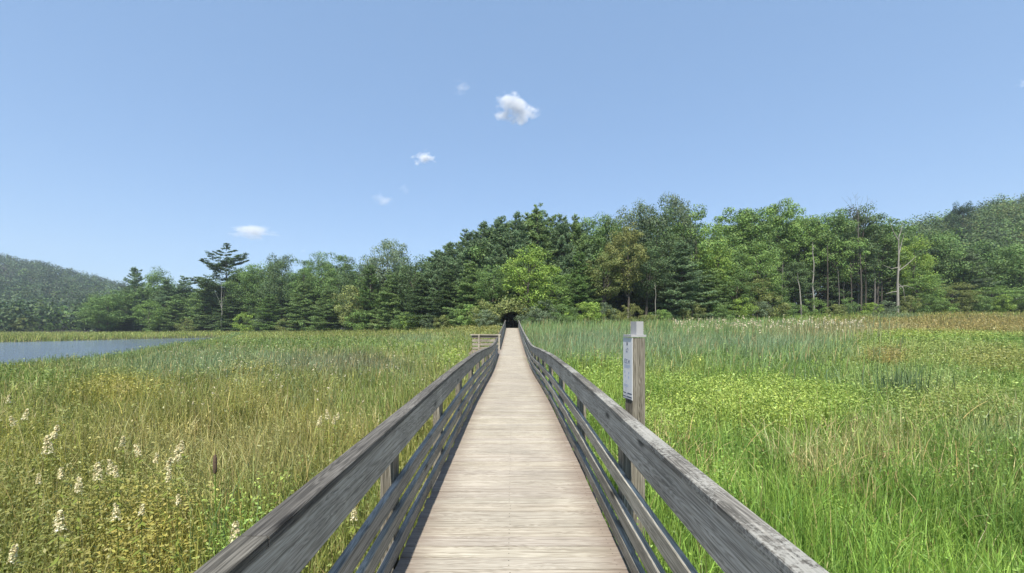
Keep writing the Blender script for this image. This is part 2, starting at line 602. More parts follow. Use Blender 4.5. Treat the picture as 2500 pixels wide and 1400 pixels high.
def railing(sx, spans, pstart, pstep, seed, label):
    tb = boards(bw, 'railing', sx, 0.757, 0.795, 0.735, 0.938, spans, pstep * 2, M['rail'], seed, start=pstep * 0.6)
    tag(tb, label)
    boards(tb, 'handrail', sx, 0.745, 0.838, 0.9405, 0.978, spans, pstep * 2, M['cap' if sx > 0 else 'cap_plain'], seed + 1, jit=0.002, start=pstep * 1.02 if sx > 0 else pstep * .3)
    boards(tb, 'rail_board', sx, 0.757, 0.800, 0.450, 0.560, spans, pstep * 2, M['rail'], seed + 2, tmin=.7, tmax=1.0, jit=0.006, start=pstep * .9)
    boards(tb, 'rail_board', sx, 0.757, 0.800, 0.240, 0.345, spans, pstep * 2, M['rail'], seed + 3, tmin=.7, tmax=1.0, jit=0.006, start=pstep * .2)
    boards(tb, 'rail_board', sx, 0.757, 0.800, 0.040, 0.140, spans, pstep * 2, M['rail'], seed + 4, tmin=.65, tmax=.95, jit=0.005, start=pstep * .9)
    y = pstart
    r = random.Random(seed)
    while y < Y1 - 0.3:
        inside = any(a - .2 <= y <= b + .2 for a, b in spans)
        if inside:
            zt = float(dz(y)) + 0.9
            zb = float(gz(np.array([0.85 * sx]), np.array([y]))[0]) - 0.3
            mbp = MB()
            x0, x1 = sorted((sx * 0.803, sx * 0.892))
            q = r.uniform(-.004, .004)
            mbp.box(x0 + q, x1 + q, y, y + 0.14, zb, zt, r.uniform(.85, 1.15))
            mbp.build('post', M['post'], tb)
        y += pstep
    return tb


railing(-1, [(Y0, BAY0 - 0.05)], 0.95, 1.95, 11, 'left hand railing in front of the landing')
railing(-1, [(BAY1 + 0.12, Y1)], 0.95, 1.95, 15, 'far left hand railing running from the landing to the wood')
railing(1, [(Y0, Y1)], 1.02, 2.08, 41, 'right hand railing with lichen on its handrail')

# side rail of the landing
z0 = float(dz(26.6))
lr = MB()
lr.box(-2.50, -0.66, 26.58, 26.62, z0 + .73, z0 + .90, 0.62)  # darker tint paints the shade of the handrail onto this board
lo = lr.build('landing_rail', M['landing'], bw)
tag(lo, 'pale sunlit rail across the far side of the landing')
q = MB(); q.box(-2.56, -0.70, 26.50, 26.66, z0 + .903, z0 + .965, 1.6); q.build('handrail', M['landing'], lo)
for h0, h1 in ((.50, .66), (.27, .42), (.04, .18)):
    q = MB(); q.box(-2.46, -0.80, 26.584, 26.62, z0 + h0, z0 + h1, 1.1); q.build('rail_board', M['landing'], lo)
for xx in (-2.09, -0.84):
    q = MB(); q.box(xx, xx + .10, 26.46, 26.577, z0 - 1.2 if xx < -0.9 else z0 - .2, z0 + .90, 1.2); q.build('post', M['landing'], lo)
# support piles
for k, yy in enumerate(np.arange(1.2, 52, 4.2)):
    zz = float(dz(yy)) - .25
    q = MB()
    q.box(-.70, .70, yy, yy + .14, zz - .16, zz - .005, .7)
    for xx in (-.6, .5):
        q.box(xx, xx + .12, yy + .003, yy + .137, float(gz(np.array([xx]), np.array([yy]))[0]) - .4, zz - .163, .7)
    q.build('trestle', M['post'], bw)

# ------------------------------------------------------------------ trail marker post
tp = empty('trail_marker_post', (1.245, 4.35, 0.0), math.radians(15))
tag(tp, 'square wooden post with grey metal cap and white information plate beside the right railing', 'marker post')
PT = 2.585
mbp = MB()
hw = 0.0699
zs = np.linspace(-0.3, PT - .012, 14)
mbp.tube(np.array([[0, 0, z] for z in zs]), 0.1, 4)
v = mbp.v[0]
ang = np.arctan2(v[:, 1], v[:, 0])
k4 = np.round(ang / (math.pi / 2)).astype(int)
mbp.v[0] = np.stack([hw * np.sign(np.cos(k4 * math.pi / 2 + math.pi / 4)), hw * np.sign(np.sin(k4 * math.pi / 2 + math.pi / 4)), v[:, 2]], 1)
mbp.build('post', M['post'], tp)
q = MB()
q.box(-hw + .001, hw - .001, -hw - .0015, -hw + .001, 1.0, 2.5, .0)
cp = MB(); cp.box(-hw - .02, hw + .008, -hw - .008, hw + .008, PT, PT + .022, 1.0)
cap_o = cp.build('post_cap', M['zinc'], tp)
cp = MB(); cp.box(-0.028, 0.05, -hw - .002, hw - .03, PT + .022, PT + .155, 1.0); cp.build('bracket', M['zinc'], cap_o)
PB, PTOP = PT - .63, PT - .008
cp = MB(); cp.box(-hw - .008, -hw - .002, -hw - .004, hw + .03, PB, PTOP, 1.0)
pl = cp.build('sign_plate', M['plate'], tp)
# marks on the plate: face x = -hw-.008, width along y (-.074 .. +.10)
XF = -hw - .0085


def mark(mat, items, name='lettering'):
    b = MB()
    for (ya, yb, za, zb, sk) in items:   # ya/yb from reader's left(0)..right(1); za/zb metres below top
        W0, W1 = hw + .026, -hw
        y_a = W0 + (W1 - W0) * ya; y_b = W0 + (W1 - W0) * yb
        b.add([[XF - .001, y_a, PTOP - zb], [XF - .001, y_b, PTOP - zb - sk], [XF - .001, y_b, PTOP - za - sk], [XF - .001, y_a, PTOP - za]],
              [[0, 1, 2, 3]])
    b.build(name, mat, pl)


mark(M['ink_dark'], [(.40, .52, .052, .078, 0), (.43, .49, .042, .052, 0)], 'arrow_mark')
mark(M['ink'], [(.33, .39, .115, .135, 0), (.45, .56, .105, .112, 0), (.53, .58, .112, .130, 0), (.34, .52, .140, .148, 0),
                (.16, .20, .215, .26, 0), (.20, .32, .215, .223, 0), (.20, .30, .235, .241, 0), (.20, .32, .252, .26, 0),
                (.37, .41, .218, .262, 0), (.41, .50, .218, .226, 0), (.41, .50, .254, .262, 0),
                (.58, .62, .222, .265, 0), (.62, .67, .235, .25, 0), (.67, .71, .228, .24, 0), (.74, .78, .224, .265, 0)])
mark(M['ink_pale'], [(.12, .85, .275, .281, 0), (.12, .85, .288, .293, 0), (.12, .7, .300, .305, 0), (.15, .25, .335, .36, 0), (.60, .72, .345, .365, 0),
                     (.2, .28, .38, .40, 0), (.58, .70, .39, .41, 0), (.3, .38, .435, .455, 0), (.1, .6, .468, .473, .01), (.1, .6, .482, .487, .01),
                     (.3, .36, .505, .52, 0), (.3, .36, .53, .54, 0), (.30, .36, .56, .615, 0), (.44, .50, .56, .615, 0)])
mark(M['ink_dark'], [(0, .35, .553, .561, .004), (.52, 1, .553, .563, .004), (0, .35, .588, .596, .004), (.40, 1, .588, .598, .004), (0, 1, .614, .62, 0)], 'grid_mark')

# ------------------------------------------------------------------ marsh vegetation (stuff)
PAL = {k: lin(v) for k, v in dict(
    bright=(126, 158, 58), green=(106, 130, 56), olive=(139, 137, 65), tan=(178, 160, 108), gold=(152, 142, 52),
    leafy=(148, 166, 64), blue=(116, 136, 96), red=(158, 130, 76), rust=(152, 120, 66), pale=(150, 160, 100),
    dark=(60, 84, 40), cream=(228, 214, 176), greypurple=(112, 110, 86), ygreen=(140, 152, 72)).items()}

# patches: (px, py, rx, ry, colour, strength, leafiness)   seen at plant-top height
PATCH = [
    # left side
    (200, 1250, 420, 170, 'olive', .85, .55), (350, 1290, 170, 110, 'gold', .6, .8), (60, 1050, 260, 60, 'gold', .4, .5),
    (600, 1290, 110, 90, 'bright', .9, .5), (640, 1200, 60, 40, 'leafy', .9, .9), (700, 1000, 560, 100, 'olive', .85, .05),
    (520, 1060, 300, 80, 'tan', .25, .05), (600, 885, 70, 22, 'gold', .8, .7), (280, 930, 140, 30, 'gold', .6, .5), (60, 905, 160, 18, 'green', .6, .2),
    (820, 870, 200, 22, 'greypurple', .8, .0), (560, 860, 240, 22, 'blue', .6, .0), (400, 880, 250, 20, 'blue', .6, 0),
    (820, 832, 400, 14, 'green', .8, .1), (1040, 840, 110, 30, 'leafy', .35, .2), (1110, 868, 26, 16, 'leafy', .95, .9),
    (930, 960, 130, 60, 'green', .6, .0), (1170, 795, 60, 16, 'olive', .8, .9), (1020, 820, 80, 10, 'blue', .6, 0),
    (400, 815, 300, 8, 'ygreen', .8, .1),
    # right side
    (2050, 1300, 520, 170, 'bright', .95, .0), (1680, 1150, 160, 100, 'bright', .7, .1), (1850, 965, 250, 60, 'leafy', .9, .85),
    (1480, 900, 130, 40, 'leafy', .6, .5), (1640, 880, 120, 25, 'ygreen', .6, .1), (1480, 815, 220, 26, 'blue', .9, .0),
    (1850, 815, 260, 16, 'blue', .85, .0), (2150, 1040, 120, 45, 'tan', .25, .0), (2420, 1010, 120, 34, 'pale', .7, .0), (1990, 1090, 60, 40, 'tan', .4, 0),
    (2250, 850, 300, 30, 'ygreen', .9, .2), (2160, 857, 60, 14, 'rust', .6, .5), (2440, 870, 110, 30, 'olive', .7, .5),
    (2400, 785, 420, 27, 'red', .75, .1), (2050, 792, 220, 12, 'tan', .5, .0), (1960, 788, 120, 8, 'rust', .5, .4), (2250, 812, 260, 10, 'leafy', .6, .3), (2180, 766, 70, 6, 'blue', .8, 0),
    (2330, 960, 200, 50, 'ygreen', .8, .7), (2200, 905, 200, 30, 'pale', .4, .1), (2420, 1150, 100, 50, 'green', .6, .2), (1640, 980, 80, 60, 'leafy', .6, .7),
    (1350, 980, 140, 90, 'bright', .6, .3),
]


def vnoise(x, y, s, seed):
    r = np.random.default_rng(seed)
    out = np.zeros_like(x)
    for k in range(7):
        a = r.uniform(0, 2 * math.pi); fr = r.uniform(.6, 1.7) / s
        out += np.sin((x * math.cos(a) + y * math.sin(a)) * fr * 6.28 + r.uniform(0, 6.28) + 1.3 * np.sin((x * math.sin(a) - y * math.cos(a)) * fr * 2.1))
    return out / 3.4


def field(x, y, h):
    """base colour and leafiness of the vegetation at ground point x, y"""
    zt_ = gz(x, y) + h
    u = 1250 + F * x / y
    v = HY + F * (CZ - zt_) / y
    n = len(x)
    col = np.where((x < 0)[:, None], PAL['green'] * .5 + PAL['olive'] * .5, PAL['green'] * .5 + PAL['bright'] * .5)
    leaf = np.full(n, 0.07)
    wu = vnoise(x, y, 1.0 + 0.0, 5)
    for (px, py, rx, ry, c, s, lf) in PATCH:
        q = ((u - px) / rx) ** 2 + ((v - py) / ry) ** 2
        w = s * np.clip(1.35 - q + 0.5 * wu, 0, 1)
        col = col * (1 - w[:, None]) + PAL[c] * w[:, None]
        leaf = leaf * (1 - w) + lf * w
    n1 = vnoise(x, y, 2.6, 11); n2 = vnoise(x, y, .8, 12)
    k = np.clip(.25 * n1 + .12 * n2, -.3, .3)[:, None]
    col = col * (1 + k * np.array([.9, .7, .9]))
    return col, leaf, u, v


def sample(n, p=0.55, ymin=1.15, ymax=118.0, xsp=1.35):
    """ground points with density falling off with distance"""
    a = 1 - p
    u = RNG.random(n)
    y = (ymin ** a + u * (ymax ** a - ymin ** a)) ** (1 / a)
    x = RNG.uniform(-1, 1, n) * (xsp * y + 3.0)
    keep = np.abs(x) > 0.93
    keep &= ~((np.abs(x) < 2.6) & (x < 0) & (y > BAY0 - .1) & (y < BAY1 + .15))
    t = x / y
    keep &= y < tree_d(t) + 2.5
    keep &= pond_sd(x, y) > 0.3
    keep &= ~((np.abs(x) < 1.6) & (y > 51))
    return x[keep], y[keep]


def height_field(x, y):
    h = np.where(x < 0, 1.0, 0.85) + .18 * vnoise(x, y, 4.0, 21) + .07 * vnoise(x, y, 1.1, 22)
    h = np.where((x > 0) & (y > 26) & (x / y > .35), h * .72, h)
    h = np.where((np.abs(x) < 2.2), h * (.78 + .1 * (np.abs(x) - .9)), h)
    return np.clip(h, .35, 1.5)


def blades(x, y, h, w, bend, rng, lev=(0, .38, .72, 1.0), lean=None):
    n = len(x)
    z = gz(x, y) - 0.03
    a = rng.uniform(0, 2 * math.pi, n)
    if lean is not None:
        a = np.where(rng.random(n) < .5, lean + rng.normal(0, .7, n), a)
    fa = rng.uniform(0, 2 * math.pi, n)
    d = np.stack([np.cos(a), np.sin(a), np.zeros(n)], 1)
    fd = np.stack([np.cos(fa), np.sin(fa), np.zeros(n)], 1)
    wd = [1.0, .9, .65, .06] if len(lev) == 4 else [1.0, .8, .06]
    vv = []
    base = np.stack([x, y, z], 1)
    for s, ww in zip(lev, wd):
        off = d * (bend * h * (0.15 * s + .85 * s ** 2.2))[:, None]
        zz = h * (s - .45 * np.clip(bend, 0, 1.2) * s ** 3)
        c = base + off; c[:, 2] += zz
        vv += [c - fd * (w * ww * .5)[:, None], c + fd * (w * ww * .5)[:, None]]
    L = len(lev)
    v = np.stack(vv, 1).reshape(-1, 3)
    b = (np.arange(n) * 2 * L)[:, None, None]
    f = np.array([[2 * i, 2 * i + 1, 2 * i + 3, 2 * i + 2] for i in range(L - 1)])[None]
    return v, (b + f).reshape(-1, 4), L - 1


K = 1.2    # display colour -> albedo


def add_stuff(name, label, cat, parts, mat=None):
    vs_, fs_, ts_, n = [], [], [], 0
    for v, f, t in parts:
        vs_.append(v); fs_.append(f + n); ts_.append(t); n += len(v)
    me = np_mesh(name, np.vstack(vs_), np.vstack(fs_), np.vstack(ts_))
    o = link(name, me, mat or M['grass'])
    tag(o, label, cat, kind='stuff')
    return o


def jitter(col, rng, a=.22, hue=.06):
    n = len(col)
    b = np.exp(rng.normal(0, a, n))[:, None]
    hshift = rng.normal(0, hue, n)[:, None] * np.array([1.0, 0.1, -.6])
    col = col * .86 + col.mean(1, keepdims=True) * .14
    return np.clip(col * b * (1 + hshift), 0.003, .85)


# 1 grass and sedge blades
x, y = sample(360000, 0.62)
h = height_field(x, y) * RNG.uniform(.62, 1.12, len(x))
col, leaf, u, v = field(x, y, h * .9)
keep = RNG.random(len(x)) > leaf * .75
x, y, h, col = x[keep], y[keep], h[keep], col[keep]
w = (0.0055 + 0.00125 * y) * RNG.uniform(.6, 1.4, len(x))
w = np.minimum(w, .075)
bend = np.abs(RNG.normal(0, .28, len(x))) + .05
dry = RNG.random(len(x)) < np.where(x < 0, .16, .05)
col[dry] = PAL['tan'] * .6 + PAL['olive'] * .4
vv, ff, k = blades(x, y, h, w, bend, RNG)
add_stuff('marsh_grass', 'green and olive grasses and sedges filling the marsh on both sides of the boardwalk', 'grass',
          [(vv, ff, np.repeat(jitter(col * K, RNG, .28), k, 0))])

# 2 leafy forbs
x, y = sample(95000, 0.60)
h = height_field(x, y) * RNG.uniform(.75, 1.08, len(x))
col, leaf, u, v = field(x, y, h * .9)
keep = RNG.random(len(x)) < leaf * 1.05
x, y, h, col = x[keep], y[keep], h[keep], col[keep]
nl = 22
n = len(x)
z = gz(x, y)
s = RNG.uniform(.28, 1.0, (n, nl)) ** .7
rad = (.05 + .006 * y)[:, None] * 1.6
cx = x[:, None] + RNG.normal(0, 1, (n, nl)) * rad * .8
cy = y[:, None] + RNG.normal(0, 1, (n, nl)) * rad * .8
cz = z[:, None] + s * h[:, None]
c = np.stack([cx, cy, cz], -1).reshape(-1, 3)
nr = RNG.normal(0, .75, (n * nl, 3)); nr[:, 2] = np.abs(nr[:, 2]) + .5
L = np.repeat(np.minimum(.020 + .0038 * y, .2), nl) * RNG.uniform(.6, 1.4, n * nl)
lv, lf = leaf_quads(c, nr, L, L * .48, RNG)
keepf = np.abs(c[:, 0]) > .92
lf = lf[keepf]
cc = jitter(np.repeat(col, nl, 0)[keepf] * K, RNG, .22)
x2, y2, h2 = x, y, h
vv, ff, k = blades(x2, y2, h2 * .95, .004 + .0004 * y2, np.full(len(x2), .06), RNG, lev=(0, .5, 1.0))
add_stuff('leafy_marsh_plants', 'dense yellow-green leafy plants growing through the marsh grass', 'marsh plants',
          [(lv, lf, cc), (vv, ff, np.repeat(jitter(col * K * .8, RNG), k, 0))])

# 3 cattail leaves
def cattail_zone(x, y, u, v):
    zr = (x > 1.0) & (y > 17) & (y < 50) & (u < 2080) & (v < 850)
    zl = (x < -1.0) & (y > 12) & (y < 34) & (v < 895)
    return zr, zl


x, y = sample(120000, 0.3, ymin=10, ymax=56)
h = np.full(len(x), 1.7)
u = 1250 + F * x / y
vgr = HY + F * (CZ - gz(x, y) - 1.3) / y
zr = (x > .9) & (y > 19 + 3 * vnoise(x, y, 6, 31)) & (u < 2010 + 120 * vnoise(x, y, 5, 32) + RNG.normal(0, 60, len(x))) & (y < 50)
zl = (x < -.9) & (y > 13 + 2 * vnoise(x, y, 5, 33)) & (u > 330)
pz = np.where(zr, .85, np.where(zl, .38, 0))
clump = vnoise(x, y, 1.5, 34)
keep = (RNG.random(len(x)) < pz) & (clump > -.9)
x, y, u = x[keep], y[keep], u[keep]
h = np.where(x > 0, 1.15 + .012 * y, 1.05) * RNG.uniform(.72, 1.12, len(x)) * (1 + .1 * vnoise(x, y, 3, 35))
w = .012 + .0011 * y
col, _, _, _ = field(x, y, h)
col = .45 * col + .55 * PAL['blue']
drym = RNG.random(len(x)) < .10
col[drym] = PAL['tan'] * .8
vv, ff, k = blades(x, y, h, w, np.abs(RNG.normal(0.05, .22, len(x))) + .03, RNG, lean=.25)
parts = [(vv, ff, np.repeat(jitter(col * K * 1.0, RNG, .25), k, 0))]
# individual dark tufts and fringe against the pond
sx_, sy_ = [], []
for _ in range(5000):
    i = RNG.integers(0, 9)
    a, b = POND[i], POND[i + 1]
    q = RNG.random()
    pt = a + (b - a) * q
    sx_.append(pt[0] + RNG.uniform(.3, 4.5)); sy_.append(pt[1] + RNG.normal(0, .6))
x = np.array(sx_); y = np.array(sy_)
h = RNG.uniform(.8, 1.15, len(x)) * (1 + .15 * vnoise(x, y, 3, 36))
col = np.tile(PAL['green'] * .5 + PAL['blue'] * .5, (len(x), 1))
vv, ff, k = blades(x, y, h, .018 + .0010 * y, np.abs(RNG.normal(0, .2, len(x))) + .03, RNG)
parts.append((vv, ff, np.repeat(jitter(col * K, RNG, .25), k, 0)))
add_stuff('cattail_leaves', 'tall blue-green cattail leaves in a dense stand at the back of the marsh', 'cattails', parts)

# 4 dry reeds
DRY = [(2060, 1060, 55, 170), (2150, 1055, 70, 200), (2220, 1020, 60, 200), (1990, 1085, 30, 250), (2400, 1000, 80, 150), (2430, 1090, 60, 80),
       (1640, 1040, 50, 200), (900, 1010, 60, 350), (790, 1010, 40, 150), (500, 1160, 40, 120), (1390, 835, 60, 260), (2380, 960, 40, 200)]
xs, ys_, hs = [], [], []
for px, py, rr, cnt in DRY:
    Yc = (CZ - .95) * F / (py - HY)
    cnt = int(cnt * .8)
    yy = Yc * (1 + RNG.normal(0, .10, cnt))
    xx = (px - 1250 + RNG.normal(0, rr * .6, cnt)) / F * Yc
    xs.append(xx); ys_.append(yy); hs.append(RNG.uniform(.65, 1.12, cnt) * .95)
x = np.concatenate(xs); y = np.concatenate(ys_); h = np.concatenate(hs)
kk = np.abs(x) > .95
x, y, h = x[kk], y[kk], h[kk]
vv, ff, k = blades(x, y, h, .005 + .0012 * y, np.abs(RNG.normal(.25, .35, len(x))), RNG)
col = np.tile(PAL['tan'], (len(x), 1))
add_stuff('dry_reeds', 'straw-coloured dry reed stalks standing and leaning among the green plants', 'dry reeds',
          [(vv, ff, np.repeat(jitter(col * K * 1.15, RNG, .3), k, 0))])

# 5 pale seed heads
px = np.concatenate([RNG.uniform(1640, 2110, 260), RNG.uniform(400, 1150, 260), RNG.uniform(1300, 1800, 90)])
grp = np.concatenate([np.zeros(260), np.ones(260), np.ones(90) * 2])
yy = np.where(grp == 0, RNG.normal(38, 3.0, len(px)), np.where(grp == 1, RNG.uniform(9, 34, len(px)), RNG.uniform(18, 40, len(px))))
x = (px - 1250) / F * yy; y = yy
kk = (np.abs(x) > 1.1) & (pond_sd(x, y) > 1)
x, y, grp = x[kk], y[kk], grp[kk]
z = gz(x, y) + np.where(grp == 0, RNG.uniform(1.3, 1.9, len(x)), RNG.uniform(.8, 1.2, len(x)))
nl = 5
c = np.repeat(np.stack([x, y, z], 1), nl, 0)
hh = np.repeat(np.where(grp == 0, .30, .045), nl)
c[:, 2] += RNG.uniform(-1, 1, len(c)) * hh * .5
c[:, :2] += RNG.normal(0, .012, (len(c), 2))
nr = RNG.normal(size=(len(c), 3))
L = np.repeat(np.where(grp == 0, .15, .03 + .0012 * y), nl)
lv, lf = leaf_quads(c, nr, L, L * .6, RNG)
cc = jitter(np.tile(PAL['cream'], (len(c), 1)) * .85, RNG, .15, .03)
vv, ff, k = blades(x, y, z - gz(x, y), .006 + .0006 * y, np.full(len(x), .0), RNG, lev=(0, .5, 1.0))
add_stuff('seed_heads', 'cream-coloured fluffy seed heads standing above the cattails and grass', 'seed heads',
          [(lv, lf, cc), (vv, ff, np.repeat(jitter(np.tile(PAL['tan'], (len(x), 1)) * K, RNG), k, 0))])


# --- individual marsh plants
def top_pt(px, py, h):
    """ground point of a plant of height h whose top stands at photo pixel px, py"""
    d = 4.0
    for _ in range(30):
        x_ = (px - 1250) / F * d
        zt_ = float(gz(np.array([x_]), np.array([d]))[0]) + h
        d = .5 * d + .5 * max(1.2, (CZ - zt_) * F / (py - HY))
    x_ = (px - 1250) / F * d
    return x_, d, float(gz(np.array([x_]), np.array([d]))[0])


def spike_mesh(seed, loose):
    r = np.random.default_rng(seed)
    n = 150
    s = r.random(n)
    rad = (.055 if loose else .032) * (1 - s * .85)
    a = r.uniform(0, 6.28, n)
    hgt = .22 if loose else .17
    c = np.stack([np.cos(a) * rad, np.sin(a) * rad, s * hgt], 1)
    nr = c * np.array([1, 1, 0]) + r.normal(0, .02, (n, 3)); nr[:, 2] += .02
    c += r.normal(0, .008, (n, 3))
    lv, lf = leaf_quads(c, nr, .030, .021, r)
    return np_mesh('flower', lv, lf, jitter(np.tile(lin((232, 216, 166)) * .95, (n, 1)), r, .25, .03))


def stem_mesh(seed, h):
    r = np.random.default_rng(seed)
    b = MB()
    b.tube([[0, 0, -h], [.02, .01, -h * .5], [0, 0, .02]], [.005, .004, .002], 4, lin((96, 110, 50)) * K)
    n = 26
    zz = -r.uniform(0.02, .75, n) * h
    a = r.uniform(0, 6.28, n)
    c = np.stack([np.cos(a) * .04, np.sin(a) * .04, zz], 1)
    nr = np.stack([np.cos(a) * .3, np.sin(a) * .3, np.ones(n)], 1)
    lv, lf = leaf_quads(c, nr, .08, .025, r, along=np.stack([np.cos(a), np.sin(a), np.zeros(n)], 1))
    b.add(lv, lf, lin((120, 130, 56)) * K)
    return b.mesh('stem', M['grass'])


fl = [spike_mesh(i, i % 2 == 0) for i in range(4)]
for m_ in fl: m_.materials.append(M['grass'])
st = [stem_mesh(i + 5, 1.0) for i in range(2)]
FLW = [(20, 965, 1), (32, 1010, 1.2), (15, 1045, 1.2), (130, 1030, 1.5), (118, 1065, 1.4), (96, 1080, 1.2), (150, 1045, 1.1), (340, 1075, 1.2), (300, 1062, .9),
       (380, 1100, .9), (430, 1085, 1.2), (445, 1070, 1.1), (405, 1085, .9), (408, 1110, 1.0), (272, 1120, 1.0), (285, 1130, .9), (240, 1130, 1.1), (210, 1138, 1.2),
       (190, 1165, .9), (148, 1135, .9), (116, 1140, .9), (95, 1150, .8), (325, 1140, .8), (410, 1140, .9), (145, 1250, .9), (196, 1232, 1.0), (285, 1230, .8),
       (30, 1318, .9), (575, 1270, .9), (345, 1225, .7), (75, 1180, .8), (435, 1200, .7), (800, 1000, 1.0), (815, 1008, 1.1), (778, 1015, .9), (825, 1003, .9),
       (60, 1000, 1.1), (250, 1060, .8), (865, 1235, .7)]
FL_LAB = {3: 'tall cream flower plume in the upper left of the marsh', 7: 'white flower spike standing alone left of the loose plume pair',
          10: 'creamy double plume nearest the brown cattail head', 28: 'small white flower cluster low beside the left handrail',
          24: 'white flower spike low in the yellow bushes at lower left', 27: 'white flower spike in the bottom left corner',
          32: 'cream flower head among green reeds near the left railing', 38: 'small white bloom seen through the left railing boards'}
for i, (px, py, s) in enumerate(FLW):
    if i in (2, 5, 6, 12, 17, 20, 22, 25, 30, 37): continue
    x_, d, zg = top_pt(px, py, 1.22)
    hh = 1.22 - .15 * s
    r0 = empty('flowering_plant', (x_, d, zg + hh))
    lab = FL_LAB.get(i, 'slender cream-white flower spike rising from the leafy plants on the left')
    tag(r0, lab, 'flower', 'cream-white flower spikes in the marsh')
    o = link('flower', fl[i % 4], None, r0); o.scale = (s * .66, s * .66, s * .68); o.rotation_euler = (rd.uniform(-.25, .25), rd.uniform(-.25, .25), i)
    o = link('stem', st[i % 2], None, r0); o.rotation_euler = (0, 0, i * 1.7)


def cattail_plant(px, py, h, label, nleaf=9, head=True, lw=.016, seed=0, spread=.12, cols=('green', 'blue'), group=None, name='cattail', cat='cattail'):
    r = np.random.default_rng(seed)
    x_, d, zg = top_pt(px, py, h)
    root = empty(name, (x_, d, zg))
    tag(root, label, cat, group)
    if head:
        b = MB()
        b.tube([[0, 0, 0], [.01, 0, h * .5], [0, 0, h - .26]], [.007, .006, .005], 6, PAL['green'] * K)
        b.build('stalk', M['grass'], root)
        b = MB()
        zz = h - .26 + np.array([0, .015, .06, .13, .17, .185]); b.tube([[0, 0, q_] for q_ in zz], [.004, .014, .018, .018, .013, .003], 9)
        b.tube([[0, 0, h - .08], [.003, 0, h]], [.003, .0015], 5)
        b.build('seed_head', M['brownhead'], root, True)
    n = nleaf
    vs_ = []
    xx = r.normal(0, spread, n); yy = r.normal(0, spread, n)
    z_off = gz(xx + x_, yy + d)
    hh = h * r.uniform(.6, .98, n)
    vv, ff, k = blades(xx + x_, yy + d, hh, np.full(n, lw), np.abs(r.normal(.0, .22, n)), r)
    vv = vv - np.array([x_, d, zg])
    ca = PAL[cols[0]]; cb = PAL[cols[1]]
    mm = r.random((n, 1))
    me_ = np_mesh('leaf_blades', vv, ff, np.repeat(jitter((ca * mm + cb * (1 - mm)) * K, r, .2), k, 0))
    link('leaf_blades', me_, M['grass'], root)
    return root


cattail_plant(525, 1090, 1.42, 'cattail with one brown sausage-shaped head near the left railing', 9, True, .014, 1, .10)
cattail_plant(985 - 380, 1130, 1.30, 'small green cattail tuft right of the brown-headed cattail', 14, False, .012, 2, .15)
cattail_plant(500, 1160, 1.25, 'green cattail leaves at the foot of the brown-headed cattail', 16, False, .012, 22, .16)
cattail_plant(2210, 868, 1.55, 'big dark blue-green clump of tall cattail leaves in the middle of the right meadow', 170, False, .026, 3, .36, ('blue', 'dark'), name='cattail_clump', cat='cattail clump')
cattail_plant(2000, 865, 1.40, 'loose upright stand of blue-green cattails left of the big clump in the right meadow', 110, False, .024, 4, .55, ('blue', 'green'), name='cattail_clump', cat='cattail clump')
cattail_plant(1890, 890, 1.25, 'sparse dark reed tuft with bent leaves left of the cattail stands', 16, False, .024, 5, .22, ('dark', 'blue'), name='cattail_clump', cat='cattail clump')
cattail_plant(1380, 842, 1.6, 'dark upright reed tuft behind the right railing', 26, False, .03, 6, .2, ('dark', 'green'), name='cattail_clump', cat='cattail clump')
cattail_plant(2370, 975, 1.05, 'low dark green leafy tuft at the right side of the meadow', 90, False, .02, 7, .35, ('dark', 'green'), name='reed_tuft', cat='reed tuft')


def long_stalk(px, py, h, dx, label, w=.01, c='tan'):
    x_, d, zg = top_pt(px, py, h)
    b = MB()
    s_ = np.linspace(0, 1, 9)
    pts = np.stack([dx * s_ ** 1.7, .1 * s_, h * (s_ - .12 * s_ ** 4)], 1)
    b.tube(pts, np.linspace(w * .5, w * .15, 9), 5, PAL[c] * K * 1.2)
    o = b.build('reed', M['grass'])
    o.location = (x_ - dx, d, zg)
    tag(o, label, 'reed')


long_stalk(1812, 955, 1.15, -.02, 'single straight straw-coloured stalk standing in the yellow-green leaves', .016)
long_stalk(1905, 1010, 1.1, .75, 'long straw stalk leaning right beside the upright one', .012)
long_stalk(2425, 965, 1.1, .9, 'pale leaning stalk with thick tip at the right of the meadow', .022)
long_stalk(2225, 1190, .95, .1, 'pale green broad reed stalk in the lower right grass', .02, 'pale')
long_stalk(2045, 1370, 1.0, .5, 'thin arching pale grass stalk at the bottom of the right grass', .007, 'pale')
long_stalk(2440, 1352, 1.0, .35, 'arching grass stalk at the bottom right corner', .009, 'pale')
long_stalk(560, 1135, 1.3, -.12, 'brown bare stem beside the brown-headed cattail', .01, 'olive')

# ------------------------------------------------------------------ tree prototypes
def crown_tint(n, r, clump=None, a=.20):
    b = np.exp(r.normal(0, a, n))
    if clump is not None: b = b * clump
    hs = r.normal(0, .07, n)
    return np.stack([b * (1 + hs), b, b * (1 - hs * .6)], 1)


